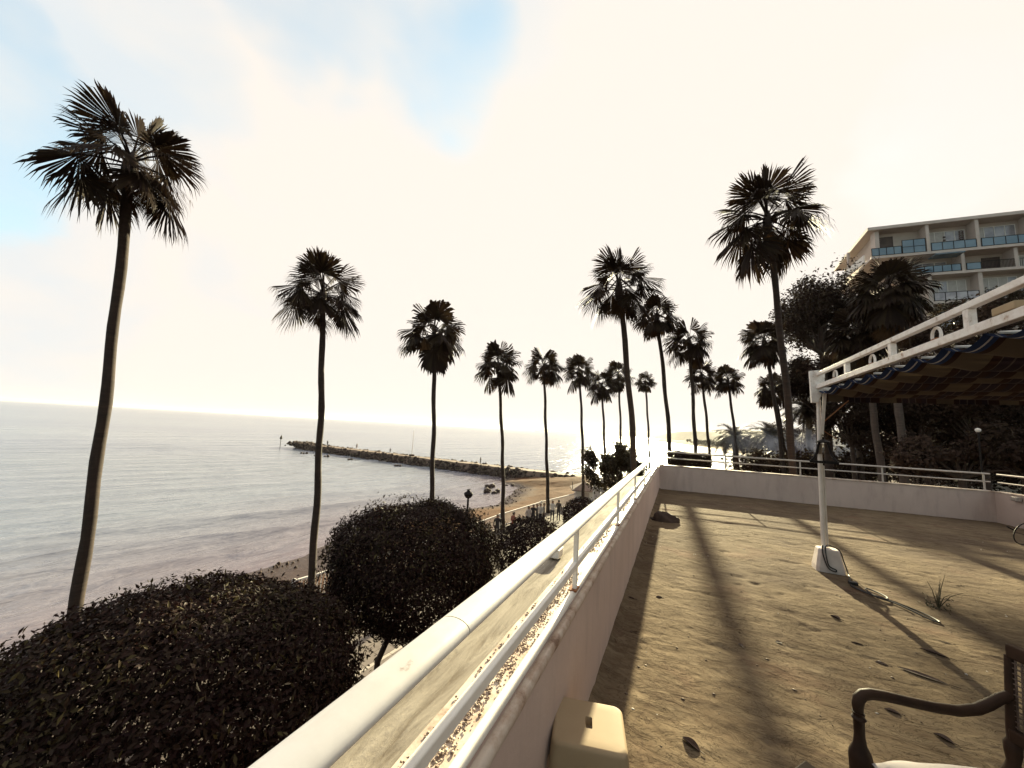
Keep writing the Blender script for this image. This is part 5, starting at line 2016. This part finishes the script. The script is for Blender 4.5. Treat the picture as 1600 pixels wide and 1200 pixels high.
PM = {(m_, q): person_mesh('body', m_, 1, q) for m_, q in (('dark_clothes', 1), ('pale_clothes', .2), ('red_clothes', .6), ('grey_clothes', -.4), ('white_top', .8))}
PK = {k[0]: v_ for k, v_ in PM.items()}


def person(px, head_py, mat, rz, label, group, foot=None, sc_=1.0):
    if foot is None:
        d_ = ray(px, head_py)
        foot = EYE + d_ * ((G_Z + 1.72 * sc_ - EYE.z) / d_.z)
        foot.z = G_Z - .012
    r_ = bpy.data.objects.new('person', PK[mat])
    r_.location = foot
    r_.rotation_euler = (0, 0, R(rz))
    r_.scale = (sc_, sc_, sc_)
    COL.objects.link(r_)
    tag(r_, label, 'person', group)
    return r_


g = 'people on the promenade'
person(778, 803, 'dark_clothes', 40, 'person in dark clothes at the railing left of the palm foot', g)
person(803, 799.5, 'red_clothes', 150, 'person in a reddish top alone at the railing right of the palm foot', g)
person(826.5, 790, 'pale_clothes', 60, 'person in pale clothes at the left end of the group on the promenade', g)
person(834, 787.5, 'dark_clothes', 20, 'person in dark clothes next to the pale one at the left end of the group', g)
person(840, 787, 'grey_clothes', -70, 'person in grey clothes in the middle of the group', g)
person(845, 786, 'white_top', -20, 'person in a white top in the middle of the group', g)
person(850.5, 785.5, 'grey_clothes', 100, 'person in grey clothes beside the palm trunk in the group', g)
person(864, 781.5, 'white_top', 10, 'person in a white top right of the palm trunk', g)
person(873.5, 780.7, 'dark_clothes', 170, 'tall person in dark clothes walking at the right end of the group', g)
person(898, 782.5, 'grey_clothes', 80, 'person in grey clothes partly hidden by the small clipped tree', g)
person(905.5, 783, 'dark_clothes', -30, 'person in dark clothes farthest along the promenade', g)
g = 'people on the jetty'
for px, mat, sc_, lab in ((511, 'dark_clothes', 1, 'tiny dark figure standing near the rocky end of the jetty'), (557, 'pale_clothes', 1, 'tiny pale figure standing on the outer part of the jetty'),
                          (609, 'grey_clothes', .8, 'tiny figure on the jetty left of the thin pole'), (751, 'grey_clothes', .9, 'tiny figure on the jetty right of the thin pole')):
    p = jpoint(px)
    person(0, 0, mat, random.uniform(0, 360), lab, g, p, sc_)

# street lantern behind the clipped tree
p = at(732, 772, 15)
lmp = empty('street_lamp', (p.x, p.y, G_Z), 'dark street lamp head showing above the middle clipped tree', 'lamp')
MB().tube([(p.x, p.y, G_Z - .05), (p.x, p.y, p.z - .16)], [.07, .04], 10).build('post', 'black_iron', lmp, True)
MB().lathe((p.x, p.y, p.z), [(.03, -.17), (.10, -.15), (.17, -.06), (.18, .0), (.02, .01)], 14).build('bowl', 'black_iron', lmp, True)
MB().lathe((p.x, p.y, p.z), [(.19, .012), (.16, .06), (.07, .11), (.06, .15), (.10, .17), (.02, .20)], 14).build('cap', 'black_iron', lmp, True)

# beach hut with pyramid roof
hk = onz(913, 785, G_Z)
hut = empty('beach_hut', (hk.x, hk.y, G_Z), 'white square beach hut with a brown pyramid roof', 'hut')
hw = 1.0
mh = Matrix.Translation((hk.x, hk.y, G_Z)) @ Matrix.Rotation(R(20), 4, 'Z')
MB().box((-hw, -hw, -.3), (hw, hw, 1.35), mh).build('wall', 'hut_white', hut)
ev = [mh @ Vector(q) for q in ((-1.5, -1.5, 1.352), (1.5, -1.5, 1.352), (1.5, 1.5, 1.352), (-1.5, 1.5, 1.352))]
ev2 = [q + DZ * .09 for q in ev]
apx = mh @ Vector((0, 0, 2.25))
MB().add(ev + ev2 + [apx], [(3, 2, 1, 0), (0, 1, 5, 4), (1, 2, 6, 5), (2, 3, 7, 6), (3, 0, 4, 7), (4, 5, 8), (5, 6, 8), (6, 7, 8), (7, 4, 8)]).build('roof', 'hut_roof', hut)
MB().box((-.4, -hw - .04, .05), (.35, -hw - .003, 1.2), mh).build('door', 'facade_slab', hut)
q = mh @ Vector((-1.45, -1.2, 0))
MB().tube([(q.x, q.y, G_Z + 1.42), (q.x, q.y, G_Z + 2.3)], .03, 6).build('flue', 'black_iron', hut)
p = at(935, 752, 36)
ub = empty('utility_cabin', (p.x, p.y, G_Z), 'plain white cabin on the bank right of the beach hut', 'cabin')
MB().box((p.x - .42, p.y - .5, G_Z - .1), (p.x + .42, p.y + .5, p.z + .35)).build('wall', 'hut_white', ub)
MB().box((p.x - .47, p.y - .55, p.z + .352), (p.x + .47, p.y + .55, p.z + .42)).build('roof', 'hut_white', ub)
MB().box((p.x - .3, p.y - .53, p.z - 1.7), (p.x + .3, p.y - .503, p.z - .1)).build('door', 'facade_slab', ub)
# grassy bank below the shrub tree
xs, ys = np.linspace(-8.6, -1.2, 40), np.linspace(20, 46, 80)
X, Y = np.meshgrid(xs, ys, indexing='ij')
Z = G_Z - .12 + 2.1 * np.clip((X + 8.4) / 4.5, 0, 1) ** .8 * np.clip((Y - 20) / 5, 0, 1) * np.clip((46 - Y) / 8, 0, 1) + .12 * fbm(X, Y, 140, 3)
tag(np_mesh('bank', np.stack([X, Y, Z], -1).reshape(-1, 3), grid_faces(40, 80), 'dry_ground', None, None, True), kind='structure')
# low groyne post on the sand and parasols seen through the trees
for i, (px, py, dep, lab) in enumerate(((1331, 716, 62, 'white beach parasol seen through the trees right of the lantern'), (1349, 716, 70, 'second white beach parasol just right of the first under the trees'),
                                        (1363, 719, 58, 'wide white beach parasol at the right of the three under the trees'))):
    p = at(px, py, dep)
    pr = empty('beach_parasol', (p.x, p.y, G_Z), lab, 'parasol', 'white parasols under the trees')
    MB().tube([(p.x, p.y, G_Z - .1), (p.x, p.y, p.z + .4)], .04, 8).build('pole', 'hut_white', pr)
    MB().lathe((p.x, p.y, p.z), [(1.25, -.35), (1.28, -.15), (.7, .2), (.05, .5), (.02, .6)], 12).build('canopy', 'hut_white', pr)
p = at(1528, 672, 15.5)
gl = empty('globe_lamp', (p.x, p.y, G_Z), 'small white globe lamp among the bare twigs under the awning', 'lamp')
MB().tube([(p.x, p.y, G_Z), (p.x, p.y, p.z - .09)], [.05, .03], 8).build('post', 'black_iron', gl)
MB().lathe((p.x, p.y, p.z), [(.03, -.09), (.07, -.06), (.09, 0), (.075, .05), (.02, .085)], 14).build('globe', 'hut_white', gl, True)

# blue smoke drifting under the palms
p = at(1210, 690, 37)
sm_o = bpy.data.meshes.new('smoke')
import bmesh
bm_ = bmesh.new()
bmesh.ops.create_icosphere(bm_, subdivisions=3, radius=1)
for v_ in bm_.verts:
    v_.co = Vector((v_.co.x * 9.0, v_.co.y * 3.0, v_.co.z * 2.9))
bm_.to_mesh(sm_o)
bm_.free()
so = bpy.data.objects.new('smoke', sm_o)
so.location = (p.x + 3, p.y, p.z - .3)
so.rotation_euler = (0, 0, R(-12))
COL.objects.link(so)
tag(so, 'thin bluish smoke drifting between the palm trunks', 'smoke', kind='stuff')
mm = bpy.data.materials.new('smoke_volume')
mm.use_nodes = True
t_ = mm.node_tree
t_.nodes.clear()
mo = t_.nodes.new('ShaderNodeOutputMaterial')
pv = t_.nodes.new('ShaderNodeVolumePrincipled')
pv.inputs['Color'].default_value = (.44, .50, .80, 1)
pv.inputs['Anisotropy'].default_value = .2
tcn = t_.nodes.new('ShaderNodeTexCoord')
nn = t_.nodes.new('ShaderNodeTexNoise')
nn.inputs['Scale'].default_value = .35
nn.inputs['Detail'].default_value = 4
t_.links.new(tcn.outputs['Object'], nn.inputs['Vector'])
vm = t_.nodes.new('ShaderNodeVectorMath')
vm.operation = 'MULTIPLY'
vm.inputs[1].default_value = (1 / 9.0, 1 / 3.0, 1 / 2.9)
t_.links.new(tcn.outputs['Object'], vm.inputs[0])
vl = t_.nodes.new('ShaderNodeVectorMath')
vl.operation = 'LENGTH'
t_.links.new(vm.outputs[0], vl.inputs[0])
fo = t_.nodes.new('ShaderNodeMapRange')
fo.interpolation_type = 'SMOOTHSTEP'
fo.inputs[1].default_value = 1.0
fo.inputs[2].default_value = .15
t_.links.new(vl.outputs['Value'], fo.inputs[0])
nm = t_.nodes.new('ShaderNodeMapRange')
nm.inputs[1].default_value = .40
nm.inputs[2].default_value = .70
nm.inputs[4].default_value = .095
t_.links.new(nn.outputs['Fac'], nm.inputs[0])
mu = t_.nodes.new('ShaderNodeMath')
mu.operation = 'MULTIPLY'
t_.links.new(fo.outputs[0], mu.inputs[0])
t_.links.new(nm.outputs[0], mu.inputs[1])
t_.links.new(mu.outputs[0], pv.inputs['Density'])
t_.links.new(pv.outputs[0], mo.inputs['Volume'])
sm_o.materials.append(mm)

# thin sea haze over the whole bay: one closed box of even air
hz = MB().box((-9400, -9400, -14.5), (7000, 9400, 46))
ho = hz.build('haze', None)
tag(ho, kind='stuff')
mh_ = bpy.data.materials.new('haze_air')
mh_.use_nodes = True
t_ = mh_.node_tree
t_.nodes.clear()
mo = t_.nodes.new('ShaderNodeOutputMaterial')
hv = t_.nodes.new('ShaderNodeVolumePrincipled')
hv.inputs['Color'].default_value = (.96, .95, .93, 1)
hv.inputs['Density'].default_value = .00005
hv.inputs['Anisotropy'].default_value = .35
t_.links.new(hv.outputs[0], mo.inputs['Volume'])
ho.data.materials.append(mh_)
